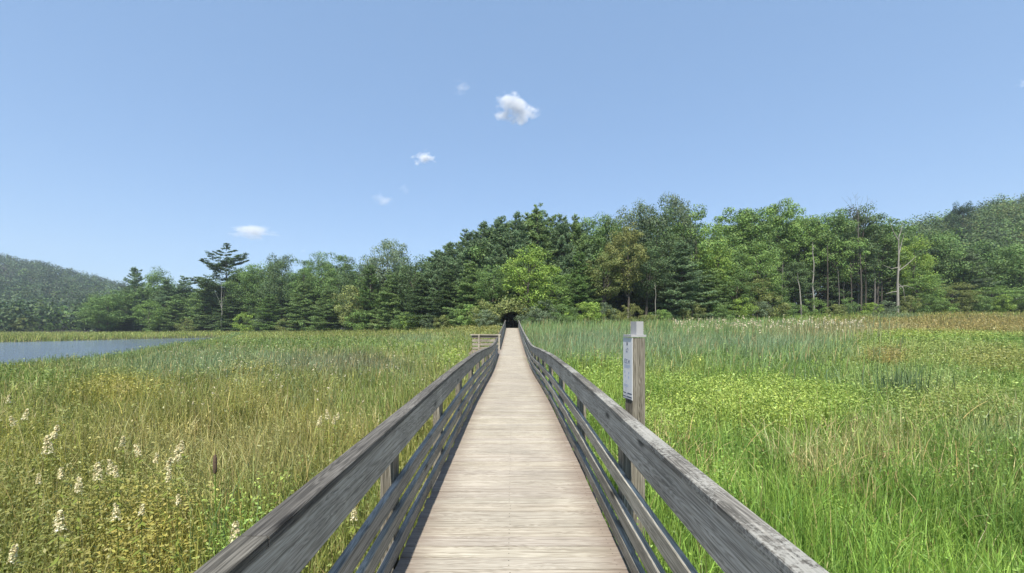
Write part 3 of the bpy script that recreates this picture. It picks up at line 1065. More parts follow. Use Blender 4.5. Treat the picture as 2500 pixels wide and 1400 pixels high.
def decid(seed, H=16.0, R=4.6, base=.22, ncl=80, per=120, leaf=.26, flat=1.0, trunk_r=.22):
    r = np.random.default_rng(seed)
    b = MB()
    zz = np.linspace(0, .82 * H, 9)
    wob = np.cumsum(r.normal(0, .10, (9, 2)), 0); wob[0] = 0
    tp_ = np.column_stack([wob, zz])
    b.tube(tp_, trunk_r * np.linspace(1.15, .22, 9) ** .9, 7)
    z0_, z1_ = base * H, H
    cz_, hz = (z0_ + z1_) / 2, (z1_ - z0_) / 2
    lob = r.normal(size=(7, 3)); lob = unit(lob); lamp = r.uniform(-.22, .32, 7)
    cl = []
    while len(cl) < ncl:
        d = unit(r.normal(size=3))
        rr = r.uniform(.25, 1) ** .45
        k = min(1.25, 1 + np.sum(lamp * np.clip(lob @ d, 0, 1) ** 3))
        zrel = d[2] * rr
        prof = 1.0 if zrel > -.2 else 1.0 - .35 * (-.2 - zrel)
        cl.append([d[0] * R * rr * k * prof, d[1] * R * rr * k * prof, cz_ + hz * zrel * (min(k, 1.05) if d[2] > 0 else 1)])
    cl = np.array(cl)
    # limbs
    for i in r.choice(len(cl), 14, replace=False):
        c_ = cl[i]
        zs_ = min(max(c_[2] * .62, z0_ * .8), .75 * H)
        p0 = np.array([np.interp(zs_, tp_[:, 2], tp_[:, 0]), np.interp(zs_, tp_[:, 2], tp_[:, 1]), zs_])
        mid = (p0 + c_) / 2 + np.array([0, 0, -.25])
        b.tube([p0, mid, c_], [trunk_r * .42, trunk_r * .25, trunk_r * .08], 5)
    trunk = b.mesh('trunk', M['bark'], True)
    n = ncl * per
    idx = np.repeat(np.arange(ncl), per)
    rc = (R * .30 * r.uniform(.7, 1.35, ncl))[idx]
    d = unit(r.normal(size=(n, 3)) + np.array([0, 0, .25]))
    rad = rc * r.uniform(.35, 1.05, n) ** .6
    c = cl[idx] + d * rad[:, None] * np.array([1, 1, .72 * flat])
    nr = d + r.normal(0, .38, (n, 3)); nr[:, 2] += .2
    L = leaf * r.uniform(.6, 1.35, n)
    lv, lf = leaf_quads(c, nr, L, L * .7, r)
    ct = r.uniform(.70, 1.25, ncl)[idx]  # clump tones spread wide to imitate shadows between leaf masses
    crown = np_mesh('crown', lv, lf, crown_tint(n, r, ct))
    crown.materials.append(M['leaf'])
    return trunk, crown, H, R


def pine(seed, H=18.0, Lmax=4.2, base=.08, nwh=27, nb=6, up=.42, dens=10, sparse=0.0, power=.55, needle=.34, droop=0.0):
    r = np.random.default_rng(seed)
    b = MB()
    b.tube([[0, 0, 0], [.05, 0, H * .5], [0, 0, H * .99]], [.24, .16, .02], 7)
    C, A, NR, CT = [], [], [], []
    for i in range(nwh):
        f = (i + .3) / nwh
        z = zw = H * (base + (1 - base) * f)
        Lw = Lmax * (1 - f) ** power * r.uniform(.75, 1.15) + .35
        if f < .12: Lw *= .8
        for j in range(nb):
            if r.random() < sparse: continue
            a = r.uniform(0, 6.28); z = zw + r.uniform(-.55, .55) * H / nwh * 1.5
            L = Lw * r.uniform(.55, 1.2)
            dirh = np.array([math.cos(a), math.sin(a), 0])
            ns = 6
            s = np.linspace(0, 1, ns)
            pts = np.array([0, 0, z]) + dirh * (s * L)[:, None]
            pts[:, 2] += L * (up * s ** 1.6 - droop * s)
            b.tube(pts, np.linspace(.05, .012, ns) * (.5 + L / 4), 4)
            m = int(max(5, L * dens))
            ss = r.uniform(.22, 1.04, m) ** .8
            side = np.cross(dirh, [0, 0, 1])
            wdt = (.10 + .20 * np.sin(np.clip(ss, 0, 1) * math.pi)) * L
            off = r.uniform(-1, 1, m) * wdt
            pc = np.array([0, 0, z]) + dirh * (ss * L)[:, None] + side * off[:, None]
            pc[:, 2] += L * (up * ss ** 1.6 - droop * ss) + r.normal(0, .07, m)
            bt = r.uniform(.7, 1.25)
            q = 7
            pc2 = np.repeat(pc, q, 0) + r.normal(0, .13, (m * q, 3)) * np.array([1, 1, .6])
            al = dirh * .8 + np.array([0, 0, .55]) + r.normal(0, .55, (m * q, 3)) + side * np.repeat(np.sign(off) * .35, q)[:, None]
            nn = r.normal(0, .6, (m * q, 3)) + np.array([0, 0, .7])
            C.append(pc2); A.append(al); NR.append(nn); CT.append(np.full(m * q, bt))
    C = np.vstack(C); A = np.vstack(A); NR = np.vstack(NR); CT = np.concatenate(CT)
    n = len(C)
    L = needle * r.uniform(.7, 1.3, n)
    lv, lf = leaf_quads(C, NR, L, L * .34, r, along=A)
    crown = np_mesh('crown', lv, lf, crown_tint(n, r, CT, .18))
    crown.materials.append(M['leaf'])
    return b.mesh('trunk', M['bark'], True), crown, H, Lmax


PROTO = {
    'oak': [decid(s, 16, 5.0, .14, 95, 160, .27) for s in (1, 2, 3)],
    'maple': [decid(s, 16, 4.2, .06, 85, 150, .25, .9) for s in (11, 12)],
    'high': [decid(s, 20, 4.0, .33, 95, 140, .28, 1.0, .26) for s in (21, 22, 23)],
    'open': [decid(s, 18, 4.4, .40, 60, 120, .30, .9, .24) for s in (31,)],
    'shrub': [decid(s, 4, 2.5, .02, 34, 120, .17, .8, .05) for s in (41, 42)],
    'pine': [pine(s) for s in (51, 52, 53)],
    'pinedense': [pine(s, 17, 4.6, .03, 25, 8, .16, 11, 0, .60, .34, .05) for s in (61, 62)],
    'pineopen': [pine(71, 24, 5.8, .34, 10, 6, .55, 17, .1, .36, .40)],
}


def place_tree(kind, var, x, y, H, R, col, label, group, name, cat, rz=None, z=None):
    trunk, crown, H0, R0 = PROTO[kind][var % len(PROTO[kind])]
    zg = float(gz(np.array([x]), np.array([y]))[0]) - .15 if z is None else z
    root = empty(name, (x, y, zg), rd.uniform(0, 6.28) if rz is None else rz)
    root.scale = (R / R0, R / R0, H / H0)
    tag(root, label, cat, group)
    o = link('trunk', trunk, None, root)
    o2 = link('crown', crown, None, root)
    o2.color = (*col, 1.0)
    return root


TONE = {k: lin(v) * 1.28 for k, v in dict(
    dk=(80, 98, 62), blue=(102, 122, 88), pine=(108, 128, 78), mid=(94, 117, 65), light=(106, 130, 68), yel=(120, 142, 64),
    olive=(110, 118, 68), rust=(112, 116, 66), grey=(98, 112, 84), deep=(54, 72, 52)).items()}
TONE = {k: tuple(float(q) for q in v) for k, v in TONE.items()}

NAMES = {'oak': ('broadleaf_tree', 'tree'), 'maple': ('broadleaf_tree', 'tree'), 'high': ('broadleaf_tree', 'tree'), 'open': ('broadleaf_tree', 'tree'),
         'shrub': ('shrub', 'shrub'), 'pine': ('pine_tree', 'pine tree'), 'pinedense': ('pine_tree', 'pine tree'), 'pineopen': ('pine_tree', 'pine tree')}
GROUPS = {'broadleaf_tree': 'broadleaf trees along the wood edge', 'pine_tree': 'pines along the wood edge', 'shrub': 'shrubs at the foot of the wood'}

# px, top row, depth behind the edge, kind, tone, radius m, label
TREES = [
    # far left group by the pond
    (262, 722, 0, 'oak', 'mid', 5.5, 'round green tree nearest the left hill at the pond edge'),
    (330, 655, 12, 'pine', 'blue', 4.2, 'pointed blue-green pine rising above the far left group of trees'),
    (365, 735, -2, 'maple', 'light', 3.6, 'narrow light green tree at the far shore in the left group'),
    (405, 680, 6, 'pinedense', 'blue', 5.2, 'dark layered pine leaning over the far shore beside the light green tree'),
    (385, 668, 14, 'oak', 'mid', 5.0, 'rounded tree behind the layered pine on the far shore'),
    (450, 678, 12, 'pine', 'blue', 5.0, 'blunt blue-green pine left of the tall flat-topped pine'),
    (430, 720, 2, 'pinedense', 'pine', 4.6, 'low dark pine at the water side left of the tall flat-topped pine'),
    (500, 690, 4, 'pinedense', 'pine', 5.0, 'spreading pine at the left foot of the tall flat-topped pine'),
    (552, 616, 6, 'pineopen', 'dk', 9.6, 'tall flat-topped pine with upswept bare branches above the left treeline'),
    (560, 720, -1, 'pinedense', 'dk', 4.8, 'dark low pine right under the tall flat-topped pine'),
    (610, 656, 5, 'maple', 'mid', 5.2, 'leafy green tree right of the tall flat-topped pine'),
    (640, 645, 9, 'oak', 'mid', 4.8, 'mid-green tree left of the tall rounded one on the left skyline'),
    (686, 630, 8, 'oak', 'dk', 4.6, 'dark rounded tree standing up from the left skyline'),
    (660, 720, -2, 'pinedense', 'mid', 4.2, 'low layered pine in front of the dark rounded tree'),
    (742, 690, -1, 'pinedense', 'pine', 5.0, 'layered pine with wide shelves of branches, left centre shore'),
    (745, 640, 8, 'maple', 'mid', 4.2, 'light-topped tree right of the dark rounded skyline tree'),
    (785, 632, 8, 'oak', 'mid', 4.2, 'rounded tree in the left skyline between two notches'),
    (828, 628, 8, 'maple', 'mid', 4.0, 'tall green tree left of the skyline dip before the grey oak'),
    (800, 705, 0, 'pinedense', 'pine', 4.2, 'broad low pine with pale shelves, left of the centre shore'),
    (872, 640, 6, 'oak', 'dk', 4.4, 'dark tree at the left foot of the grey lobed oak'),
    (945, 588, 9, 'oak', 'grey', 4.4, 'tall grey-green lobed oak standing above the left part of the treeline'),
    (905, 650, 1, 'pine', 'mid', 4.0, 'green pine in front of the grey lobed oak'),
    (862, 700, -2, 'shrub', 'olive', 4.0, 'olive bushy tree at the shore before the grey lobed oak'),
    (960, 668, 0, 'pinedense', 'pine', 4.2, 'dark pine with drooping shelves right under the grey lobed oak'),
    (1010, 630, 5, 'maple', 'dk', 4.0, 'dark tree right of the grey lobed oak'),
    (1030, 680, -1, 'pinedense', 'dk', 4.0, 'low dark pine left of the rising pine slope'),
    (1065, 615, 4, 'pine', 'blue', 3.6, 'blue-green pine at the bottom of the rising slope of pines'),
    (1100, 595, 4, 'pine', 'blue', 3.6, 'second blue-green pine up the rising slope of pines'),
    (1095, 660, -1, 'pinedense', 'dk', 3.8, 'dark spreading pine at the edge left of the tunnel'),
    (1140, 568, 5, 'pine', 'blue', 3.6, 'third pine up the slope, left of the tallest centre pines'),
    (1180, 545, 6, 'pine', 'blue', 3.8, 'tall pine left of the pointed skyline pair over the tunnel'),
    (1150, 640, -1, 'pinedense', 'pine', 3.6, 'broad-shelved pine edge tree left of the yellow-green maple'),
    (1222, 535, 6, 'pine', 'blue', 3.4, 'tall blue pine directly left above the tunnel'),
    (1262, 522, 5, 'pine', 'blue', 3.2, 'tall blue pine directly above the tunnel'),
    (1200, 650, 0, 'maple', 'mid', 2.6, 'green young tree between the pines and the yellow-green maple'),
    (1312, 505, 6, 'pinedense', 'pine', 3.6, 'highest pine over the centre, with a broad rounded top'),
    (1290, 608, -1, 'maple', 'yel', 3.4, 'bright yellow-green maple right over the tunnel mouth'),
    (1345, 660, 0, 'maple', 'light', 2.8, 'light green lower maple right of the tunnel mouth'),
    (1370, 530, 6, 'pine', 'blue', 3.0, 'narrow pine right of the highest centre pine'),
    (1405, 528, 7, 'pine', 'pine', 2.8, 'small pointed pine top at the right end of the pine slope'),
    (1415, 615, 0, 'pinedense', 'mid', 2.8, 'green pine with curved shelves right of the yellow-green maple'),
    (1445, 540, 8, 'maple', 'mid', 3.4, 'green tree in the low stretch of skyline right of the pines'),
    (1480, 538, 8, 'oak', 'mid', 3.2, 'rounded tree left of the big dark oaks'),
    (1475, 620, 0, 'high', 'olive', 2.6, 'thin olive tree in front of the big dark oaks'),
    (1530, 552, 0, 'high', 'rust', 2.6, 'brownish tree with rusty leaves behind the marker post'),
    (1548, 498, 6, 'oak', 'grey', 4.0, 'big grey-green oak left of the twin-topped oak'),
    (1600, 500, 7, 'oak', 'dk', 3.6, 'dark oak between the two grey oaks'),
    (1575, 600, 1, 'high', 'dk', 3.0, 'very dark tree with a shaded trunk right above the marker post'),
    (1645, 476, 8, 'oak', 'grey', 3.4, 'highest grey-green oak with a twin top'),
    (1700, 508, 4, 'maple', 'light', 4.2, 'light green broad maple right of the highest oak'),
    (1665, 590, -1, 'pinedense', 'blue', 4.2, 'big blue-green pine standing forward at the right of the marker post'),
    (1730, 660, -1, 'pinedense', 'pine', 3.6, 'green pine at the right flank of the big blue-green pine'),
    (1748, 580, 2, 'maple', 'yel', 2.8, 'yellowish tree behind the forward pines'),
    (1770, 560, 6, 'oak', 'mid', 3.0, 'tree in the skyline notch right of the light green maple'),
    (1805, 510, 7, 'high', 'light', 4.2, 'light green round-topped tree at the left of the right-hand wood'),
    (1845, 500, 6, 'high', 'mid', 3.8, 'tall green tree in the right-hand wood, second from the skyline notch'),
    (1795, 655, -1, 'maple', 'mid', 2.6, 'low leafy tree filling the base of the wood right of the forward pines'),
    (1835, 668, -1, 'maple', 'olive', 2.6, 'low olive tree at the wood base behind the cream seed heads'),
    (1882, 672, -1, 'maple', 'mid', 2.6, 'low green tree left of the white leaning trunk'),
    (1850, 590, 0, 'maple', 'light', 3.0, 'lower light green tree at the edge of the right-hand wood'),
    (1900, 494, 7, 'high', 'light', 3.8, 'highest light green tree of the right-hand wood'),
    (1800, 650, 1, 'pinedense', 'pine', 3.0, 'small dark pine under the right-hand wood'),
    (1955, 515, 7, 'high', 'light', 3.8, 'pale green tree left of the grey bare pole'),
    (1940, 640, 1, 'high', 'dk', 2.6, 'slim low tree beside the white leaning trunk'),
    (2020, 505, 6, 'high', 'mid', 3.8, 'green tree with see-through crown right of the grey bare pole'),
    (2060, 570, 2, 'open', 'light', 3.4, 'lighter open-crowned tree in the middle of the right-hand wood'),
    (2095, 492, 5, 'open', 'dk', 3.8, 'dark star-topped tree under the bare twigs'),
    (2085, 580, 3, 'high', 'dk', 3.8, 'dark heavy-crowned tree below the star-topped one'),
    (2140, 535, 4, 'high', 'mid', 4.0, 'green tree left of the dead snag'),
    (2180, 545, 6, 'high', 'mid', 3.6, 'green tree right behind the dead snag'),
    (2228, 572, 2, 'maple', 'yel', 2.9, 'yellowish layered tree right of the dead snag'),
    (2240, 660, 0, 'maple', 'light', 3.4, 'low light green tree at the foot of the right hill'),
    (2300, 560, 8, 'oak', 'mid', 5.0, 'green tree at the left foot of the right hill'),
    (2350, 486, 60, 'open', 'deep', 3.0, 'lone dark tree breaking the ridge of the right hill'),
    (2070, 650, 8, 'maple', 'dk', 3.6, 'shaded low tree closing the gap behind the bare trunks'),
    (2360, 610, 4, 'pinedense', 'grey', 5.0, 'grey-green pine below the right hill'),
    (2430, 590, 6, 'oak', 'mid', 5.4, 'broad tree below the right hill near the frame edge'),
    (2490, 600, 3, 'oak', 'mid', 5.4, 'tree cut by the right edge of the photo'),
    (2320, 690, -1, 'maple', 'olive', 3.6, 'olive low tree at the meadow edge under the right hill'),
    (2420, 700, -1, 'maple', 'light', 4.0, 'bushy light tree at the meadow edge under the right hill'),
    (2480, 700, -1, 'shrub', 'mid', 4.6, 'bushy green shrub at the right meadow edge'),
]
for i, (px, ty, off, kind, tone, R, lab) in enumerate(TREES):
    t = (px - 1250) / F
    d = float(tree_d(t)) + off + R * .35
    x_ = t * d
    zg = float(gz(np.array([x_]), np.array([d]))[0]) - .15
    H = CZ + (HY - ty) / F * d - zg
    nm, ct = NAMES[kind]
    place_tree(kind, i, x_, d, H * (1.0 if 'pine' in kind or px > 1480 else 1.05), R, TONE[tone], lab, GROUPS[nm], nm, ct)

# shrubs along the edge
SHR = [(60, 775), (120, 790), (200, 785), (455, 780), (540, 790), (600, 765), (640, 772), (700, 778), (770, 770), (880, 760), (925, 772), (985, 765), (1010, 762),
       (1060, 765), (1085, 768), (1120, 750), (1150, 742), (1180, 735), (1165, 765), (1195, 772), (1208, 755), (1330, 735), (1370, 740), (1300, 752), (1345, 762),
       (1395, 755), (1430, 735), (1470, 742), (1500, 752), (1540, 745), (1610, 755), (1690, 740), (1760, 742), (1810, 728), (1850, 735), (1880, 722), (1920, 738),
       (1985, 730), (2040, 742), (2070, 728), (2130, 738), (2165, 735), (2220, 720), (2260, 722), (2300, 725), (2345, 728), (2390, 720), (2450, 722), (2500, 718),
       (1445, 765), (1380, 770), (1520, 768), (1590, 768), (1285, 775)]
ST = ['olive', 'mid', 'light', 'olive', 'mid', 'yel', 'grey']
for i, (px, ty) in enumerate(SHR):
    t = (px - 1250) / F
    d = float(tree_d(t)) - 2.0 - (i % 3) * .7
    if px < 240: d = 160
    x_ = t * d
    if px in (1285,): x_ = 2.6
    if px in (1208,): x_ = -3.0
    zg = float(gz(np.array([x_]), np.array([d]))[0]) - .15
    H = max(1.6, CZ + (HY - ty) / F * d - zg)
    R = max(1.4, H * .55) * rd.uniform(.85, 1.2)
    tone = ST[i % 7]
    if 1140 < px < 1200 and ty > 760: tone = 'yel'
    if 1520 <= px <= 1545: tone = 'rust'
    if 1290 < px < 1350: tone = 'grey'
    side = 'left of the tunnel mouth' if px < 1250 else ('between the tunnel mouth and the big forward pine' if px < 1700 else 'in front of the trunks of the right-hand wood' if px < 2200 else 'below the right hill')
    tn = {'olive': 'olive-green', 'mid': 'green', 'light': 'light green', 'yel': 'yellowish', 'grey': 'grey-green', 'rust': 'rusty brown'}[tone]
    place_tree('shrub', i, x_, d, H, R, TONE[tone], f'{tn} shrub at the wood edge {side}', f'{tn} shrubs {side}', 'shrub', 'shrub')

# fillers behind the first rows: close the wood
cnt = 0
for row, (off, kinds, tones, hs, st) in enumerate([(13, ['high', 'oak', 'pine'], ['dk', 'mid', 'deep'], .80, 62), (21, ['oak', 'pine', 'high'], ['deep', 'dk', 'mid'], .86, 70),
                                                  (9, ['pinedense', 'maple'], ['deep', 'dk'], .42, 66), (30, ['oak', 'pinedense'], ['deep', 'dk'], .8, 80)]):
    SKX = np.array([230, 330, 420, 500, 600, 690, 760, 830, 880, 945, 1000, 1060, 1100, 1180, 1260, 1310, 1400, 1480, 1550, 1640, 1700, 1765, 1800, 1900, 2000, 2095, 2180, 2300, 2500, 2700])
    SKY = np.array([720, 680, 680, 690, 660, 640, 645, 635, 645, 620, 632, 622, 600, 548, 525, 515, 535, 540, 505, 495, 515, 560, 515, 500, 515, 520, 545, 570, 590, 600])
    for px in np.arange(240 + row * 17, 2620, st):
        px = px + rd.uniform(-12, 12)
        t = (px - 1250) / F
        d = float(tree_d(t)) + off + rd.uniform(-2, 2)
        x_ = t * d
        if abs(x_) < 2.6 and row == 2: x_ = 3.2 * (1 if x_ > 0 else -1)
        zg = float(gz(np.array([x_]), np.array([d]))[0]) - .15
        top = np.interp(px, SKX, SKY) + 5
        H = (CZ + (HY - top) / F * d - zg) * hs * (1 if hs < .5 else rd.uniform(.95, 1.12))
        kind = kinds[cnt % len(kinds)]
        if px > 1780 and px < 2220 and row in (0, 1): kind = 'high'
        R = {'high': 4.4, 'oak': 5.0, 'pine': 4.2, 'pinedense': 4.2, 'maple': 4.0}[kind] * (1 + max(0, (d - 75)) / 160)
        nm, ct = NAMES[kind]
        side = 'left' if px < 1100 else ('centre' if px < 1780 else 'right-hand')
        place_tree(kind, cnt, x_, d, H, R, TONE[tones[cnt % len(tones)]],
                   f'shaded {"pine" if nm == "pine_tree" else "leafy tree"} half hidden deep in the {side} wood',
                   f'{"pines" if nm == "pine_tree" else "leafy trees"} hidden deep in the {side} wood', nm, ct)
        cnt += 1

for i, px in enumerate(np.arange(250, 2560, 46)):
    px = px + rd.uniform(-10, 10); t = (px - 1250) / F
    d = float(tree_d(t)) + (16 if i % 2 else 24); x_ = t * d
    if abs(x_) < 3.0: continue
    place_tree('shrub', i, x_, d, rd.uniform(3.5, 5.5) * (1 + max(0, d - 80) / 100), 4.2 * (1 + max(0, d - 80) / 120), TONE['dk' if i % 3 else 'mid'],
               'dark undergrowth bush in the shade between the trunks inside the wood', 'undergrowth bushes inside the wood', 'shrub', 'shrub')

for i, px in enumerate(np.arange(1045, 1425, 27)):
    px = px + rd.uniform(-6, 6); t = (px - 1250) / F
    d = float(tree_d(t)) + 9 + 2 * (i % 2); x_ = t * d
    zg = float(gz(np.array([x_]), np.array([d]))[0]) - .15
    top = np.interp(px, [1040, 1090, 1150, 1200, 1260, 1312, 1370, 1430], [634, 602, 562, 545, 532, 518, 536, 548]) + rd.uniform(0, 14)
    place_tree('pine', i, x_, d, CZ + (HY - top) / F * d - zg, 3.9, TONE['pine' if i % 2 else 'blue'],
               'pine packed between its neighbours in the rising pine slope', 'pines packed in the rising slope left of the centre', 'pine_tree', 'pine tree')

# extra bare trunks in the right-hand wood
for i, (px, off, rr, top) in enumerate([(1908, 1, .16, 640), (1925, 6, .13, 640), (1968, 9, .12, 650), (2020, 3, .18, 600), (2048, 2, .12, 640), (2078, 1, .15, 640), (2102, 0, .22, 600),
                                        (2113, 1, .15, 620), (2135, 2, .24, 620), (2152, 4, .15, 640), (2172, 7, .14, 650)]):
    t = (px - 1250) / F
    d = float(tree_d(t)) + off; x_ = t * d
    zg = float(gz(np.array([x_]), np.array([d]))[0]) - .2
    H = CZ + (HY - top) / F * d - zg
    b = MB()
    root = empty('bare_tree', (x_, d, zg))
    b.tube([[0, 0, 0], [.08, 0, H * .4], [rd.uniform(-.3, .3), 0, H]], [rr * .72, rr * .58, rr * .35], 8)
    b.build('trunk', M['bark_grey'] if i % 4 == 0 else M['bark'], root, True)
    b = MB()
    for k in range(5):
        zk = H * rd.uniform(.4, .95); a = rd.uniform(0, 6.28); L = rd.uniform(.6, 1.6)
        b.tube([[.05, 0, zk], [.05 + math.cos(a) * L, math.sin(a) * L, zk + L * .3]], [rr * .22, .015], 4)
    b.build('twigs', M['bark'], root)
    tag(root, 'slim bare trunk standing in the open gap under the crowns of the right-hand wood', 'bare tree', 'bare trunks in the right-hand wood')


def snag(px, base_y, top_y, off, label, rr, branches, lean=0.0, mat='deadwood', name='dead_tree'):
    t = (px - 1250) / F
    d = float(tree_d(t)) + off; x_ = t * d
    zg = float(gz(np.array([x_]), np.array([d]))[0]) - .3
    sc_ = d / F
    H = CZ + (HY - top_y) * sc_ - zg
    root = empty(name, (x_, d, zg))
    tag(root, label, 'dead tree')
    b = MB()
    n = 8
    s_ = np.linspace(0, 1, n)
    r_ = np.random.default_rng(px)
    wob = r_.normal(0, .07, (n, 2)); wob[0] = 0
    P = np.column_stack([lean * s_ + wob[:, 0], wob[:, 1], s_ * H])
    b.tube(P, rr * (1 - .75 * s_), 8)
    b.build('trunk', M[mat], root, True)
    for (fz, pts) in branches:
        b = MB()
        p0 = np.array([np.interp(fz, s_, P[:, 0]), 0, fz * H])
        pp = [p0] + [p0 + np.array([dx * sc_, rd.uniform(-.3, .3), -dy * sc_]) for dx, dy in pts]
        b.tube(pp, np.linspace(rr * .38, rr * .1, len(pp)), 6)
        b.build('branch', M[mat], root, True)
    return root


snag(2190, 755, 575, -1.5, 'pale dead snag with forked bare branches at the right-hand wood edge', .24,
     [(.55, [(22, -18), (48, -38)]), (.52, [(6, -22)]), (.97, [(8, -14), (11, -38)]), (.93, [(-14, -22), (-22, -45)]), (.6, [(-18, 4), (-38, -6)]),
      (.4, [(12, 12), (14, 30), (24, 48)]), (.75, [(10, -30), (13, -52)]), (.35, [(20, -4), (42, 2)]), (.3, [(-14, 2), (-30, 6)])], .3)
snag(1986, 720, 592, 0, 'straight grey bare pole trunk in front of the right-hand wood', .16, [(.9, [(3, -6)]), (.6, [(-4, -5)])], 0, name='dead_tree')
snag(1957, 762, 668, -1.5, 'white leaning thin trunk low in the right-hand wood', .15, [(.9, [(-4, -8)])], -.5, name='dead_tree')
snag(541, 750, 690, -3, 'pale forked dead stem in front of the dark pines at the left shore', .13, [(.5, [(-6, -20), (-16, -45)]), (.5, [(4, -25), (8, -42)])], 0)
snag(1600, 770, 690, -1.5, 'thin pale dead stem at the left of the big forward pine', .07, [(.85, [(-5, -2)]), (.9, [(5, -3)])], 0)
snag(1533, 778, 752, -3, 'short whitish stub behind the marker post', .09, [(.7, [(-4, -5)])], 0)
snag(2070, 770, 745, -2, 'small pale broken stub in the grass edge of the right-hand wood', .10, [(.6, [(3, -3)])], 0)

# bare twigs over the star-topped tree
t = (2095 - 1250) / F
d = float(tree_d(t)) + 4; x_ = t * d
zg = float(gz(np.array([x_]), np.array([d]))[0])
b = MB()
H = CZ + (HY - 520) / F * d - zg
b.tube([[0, 0, 0], [0, 0, H * .6], [0, 0, H]], [.16, .1, .05], 6)
for k in range(26):
    a = rd.uniform(-1.0, 1.0); L = rd.uniform(2.2, 4.4)
    zz = H * rd.uniform(.8, 1.0)
    tip = [math.sin(a) * L, rd.uniform(-1, 1), zz + math.cos(a) * L * .9]
    mid = [math.sin(a) * L * .55, rd.uniform(-.4, .4), zz + L * .35]
    b.tube([[0, 0, zz], mid, tip], [.03, .018, .008], 4)
    for q in range(3):
        f_ = rd.uniform(.4, .9)
        p_ = np.array(mid) * (1 - f_) + np.array(tip) * f_
        b.tube([p_, p_ + np.array([rd.uniform(-.8, .8), 0, rd.uniform(.4, 1.1)])], [.012, .006], 3)
o = b.build('bare_twig_tree', M['bark_grey'])
o.location = (x_, d, zg)
tag(o, 'leafless grey tree whose fine bare twigs stand above the star-topped tree', 'dead tree')

# ------------------------------------------------------------------ leafy tunnel at the end of the boardwalk
r = np.random.default_rng(99)
n = 26000
yy = 55.2 + r.random(n) ** 1.3 * 15  # leaf shell drawn out deep so the opening goes dark
th = r.uniform(-.25, math.pi + .25, n)
rad = 1.62 + np.abs(r.normal(0, .8, n))
zc = 3.0
x_ = np.cos(th) * rad * 1.0 + .02
z_ = zc + np.sin(th) * rad * .92
x_ += .12 * np.sin(yy * 2.1)
endm = yy > 68  # added leaf wall closes the far end and keeps light out
x_ = np.where(endm, r.uniform(-2.2, 2.2, n), x_); z_ = np.where(endm, r.uniform(2, 5.5, n), z_)
keep = z_ > 2.0
c = np.stack([x_, yy, z_], 1)[keep]
nr = np.stack([np.cos(th), r.normal(-.5, .5, n), np.sin(th)], 1)[keep] + r.normal(0, .5, (keep.sum(), 3))
L = r.uniform(.16, .36, len(c))
lv, lf = leaf_quads(c, nr, L, L * .7, r)
me = np_mesh('leafy_tunnel', lv, lf, crown_tint(len(c), r) * .95)
tn_ = link('leafy_tunnel', me, M['leaf'])
tn_.color = (*TONE['olive'], 1)
tag(tn_, 'arched thicket of grey-green leaves round a dark opening where the boardwalk enters the wood', 'thicket')

# ------------------------------------------------------------------ forested hills
def forest(name, label, pts, R, per, leaf, tones, seed, Hs, gain=1.0):
    r = np.random.default_rng(seed)
    n = len(pts)
    idx = np.repeat(np.arange(n), per)
    N_ = n * per
    d = unit(r.normal(size=(N_, 3)) + np.array([0, -.35, .45]))
    k = r.uniform(.72, 1.06, N_)
    Rn = R * r.uniform(.7, 1.3, n)
    hz = Hs * r.uniform(.75, 1.25, n)
    lob = 1 + .28 * np.sin(d[:, 0] * 5 + idx * 1.3) * np.sin(d[:, 2] * 6 + idx * 2.1)
    zc = gz(pts[:, 0], pts[:, 1]) + hz * .45
    c = np.stack([pts[idx, 0] + d[:, 0] * Rn[idx] * k * lob, pts[idx, 1] + d[:, 1] * Rn[idx] * k * lob, zc[idx] + d[:, 2] * hz[idx] * .62 * k * lob], 1)
    nr = d + r.normal(0, .45, (N_, 3))
    L = leaf * r.uniform(.6, 1.4, N_)
    lv, lf = leaf_quads(c, nr, L, L * .7, r)
    tn = np.array([TONE[t] for t in tones])[r.integers(0, len(tones), n)][idx]
    cl = np.exp(r.normal(0, .28, n))[idx]
    me = np_mesh(name, lv, lf, gain * tn * crown_tint(N_, r, cl, .14))
    o = link(name, me, M['leaf'])
    o.color = (1, 1, 1, 1)
    tag(o, label, 'wooded hill', kind='stuff')


r = np.random.default_rng(5)
pts = []
for _ in range(60000):
    y_ = 158 + 520 * r.random() ** 1.15
    t_ = r.uniform(-1.75, -.62)
    if t_ > -.9 and y_ < 210: continue
    pts.append((t_ * y_, y_))
    if len(pts) >= 2900: break
forest('wooded_hill', 'hazy blue-green wooded hill beyond the pond at the left', np.array(pts), 5.0, 90, 1.15, ['dk', 'dk', 'blue', 'deep', 'mid', 'deep'], 6, 9.5, .62)
pts = []
for _ in range(60000):
    y_ = 100 + 135 * r.random()
    t_ = r.uniform(.78, 1.75)
    if t_ < .95 and y_ < 112: continue
    pts.append((t_ * y_, y_))
    if len(pts) >= 900: break
forest('wooded_hill', 'steep dark green wooded hill behind the right end of the meadow', np.array(pts), 4.0, 260, .62, ['mid', 'dk', 'pine', 'mid', 'olive', 'mid', 'dk'], 8, 9.0, .72)

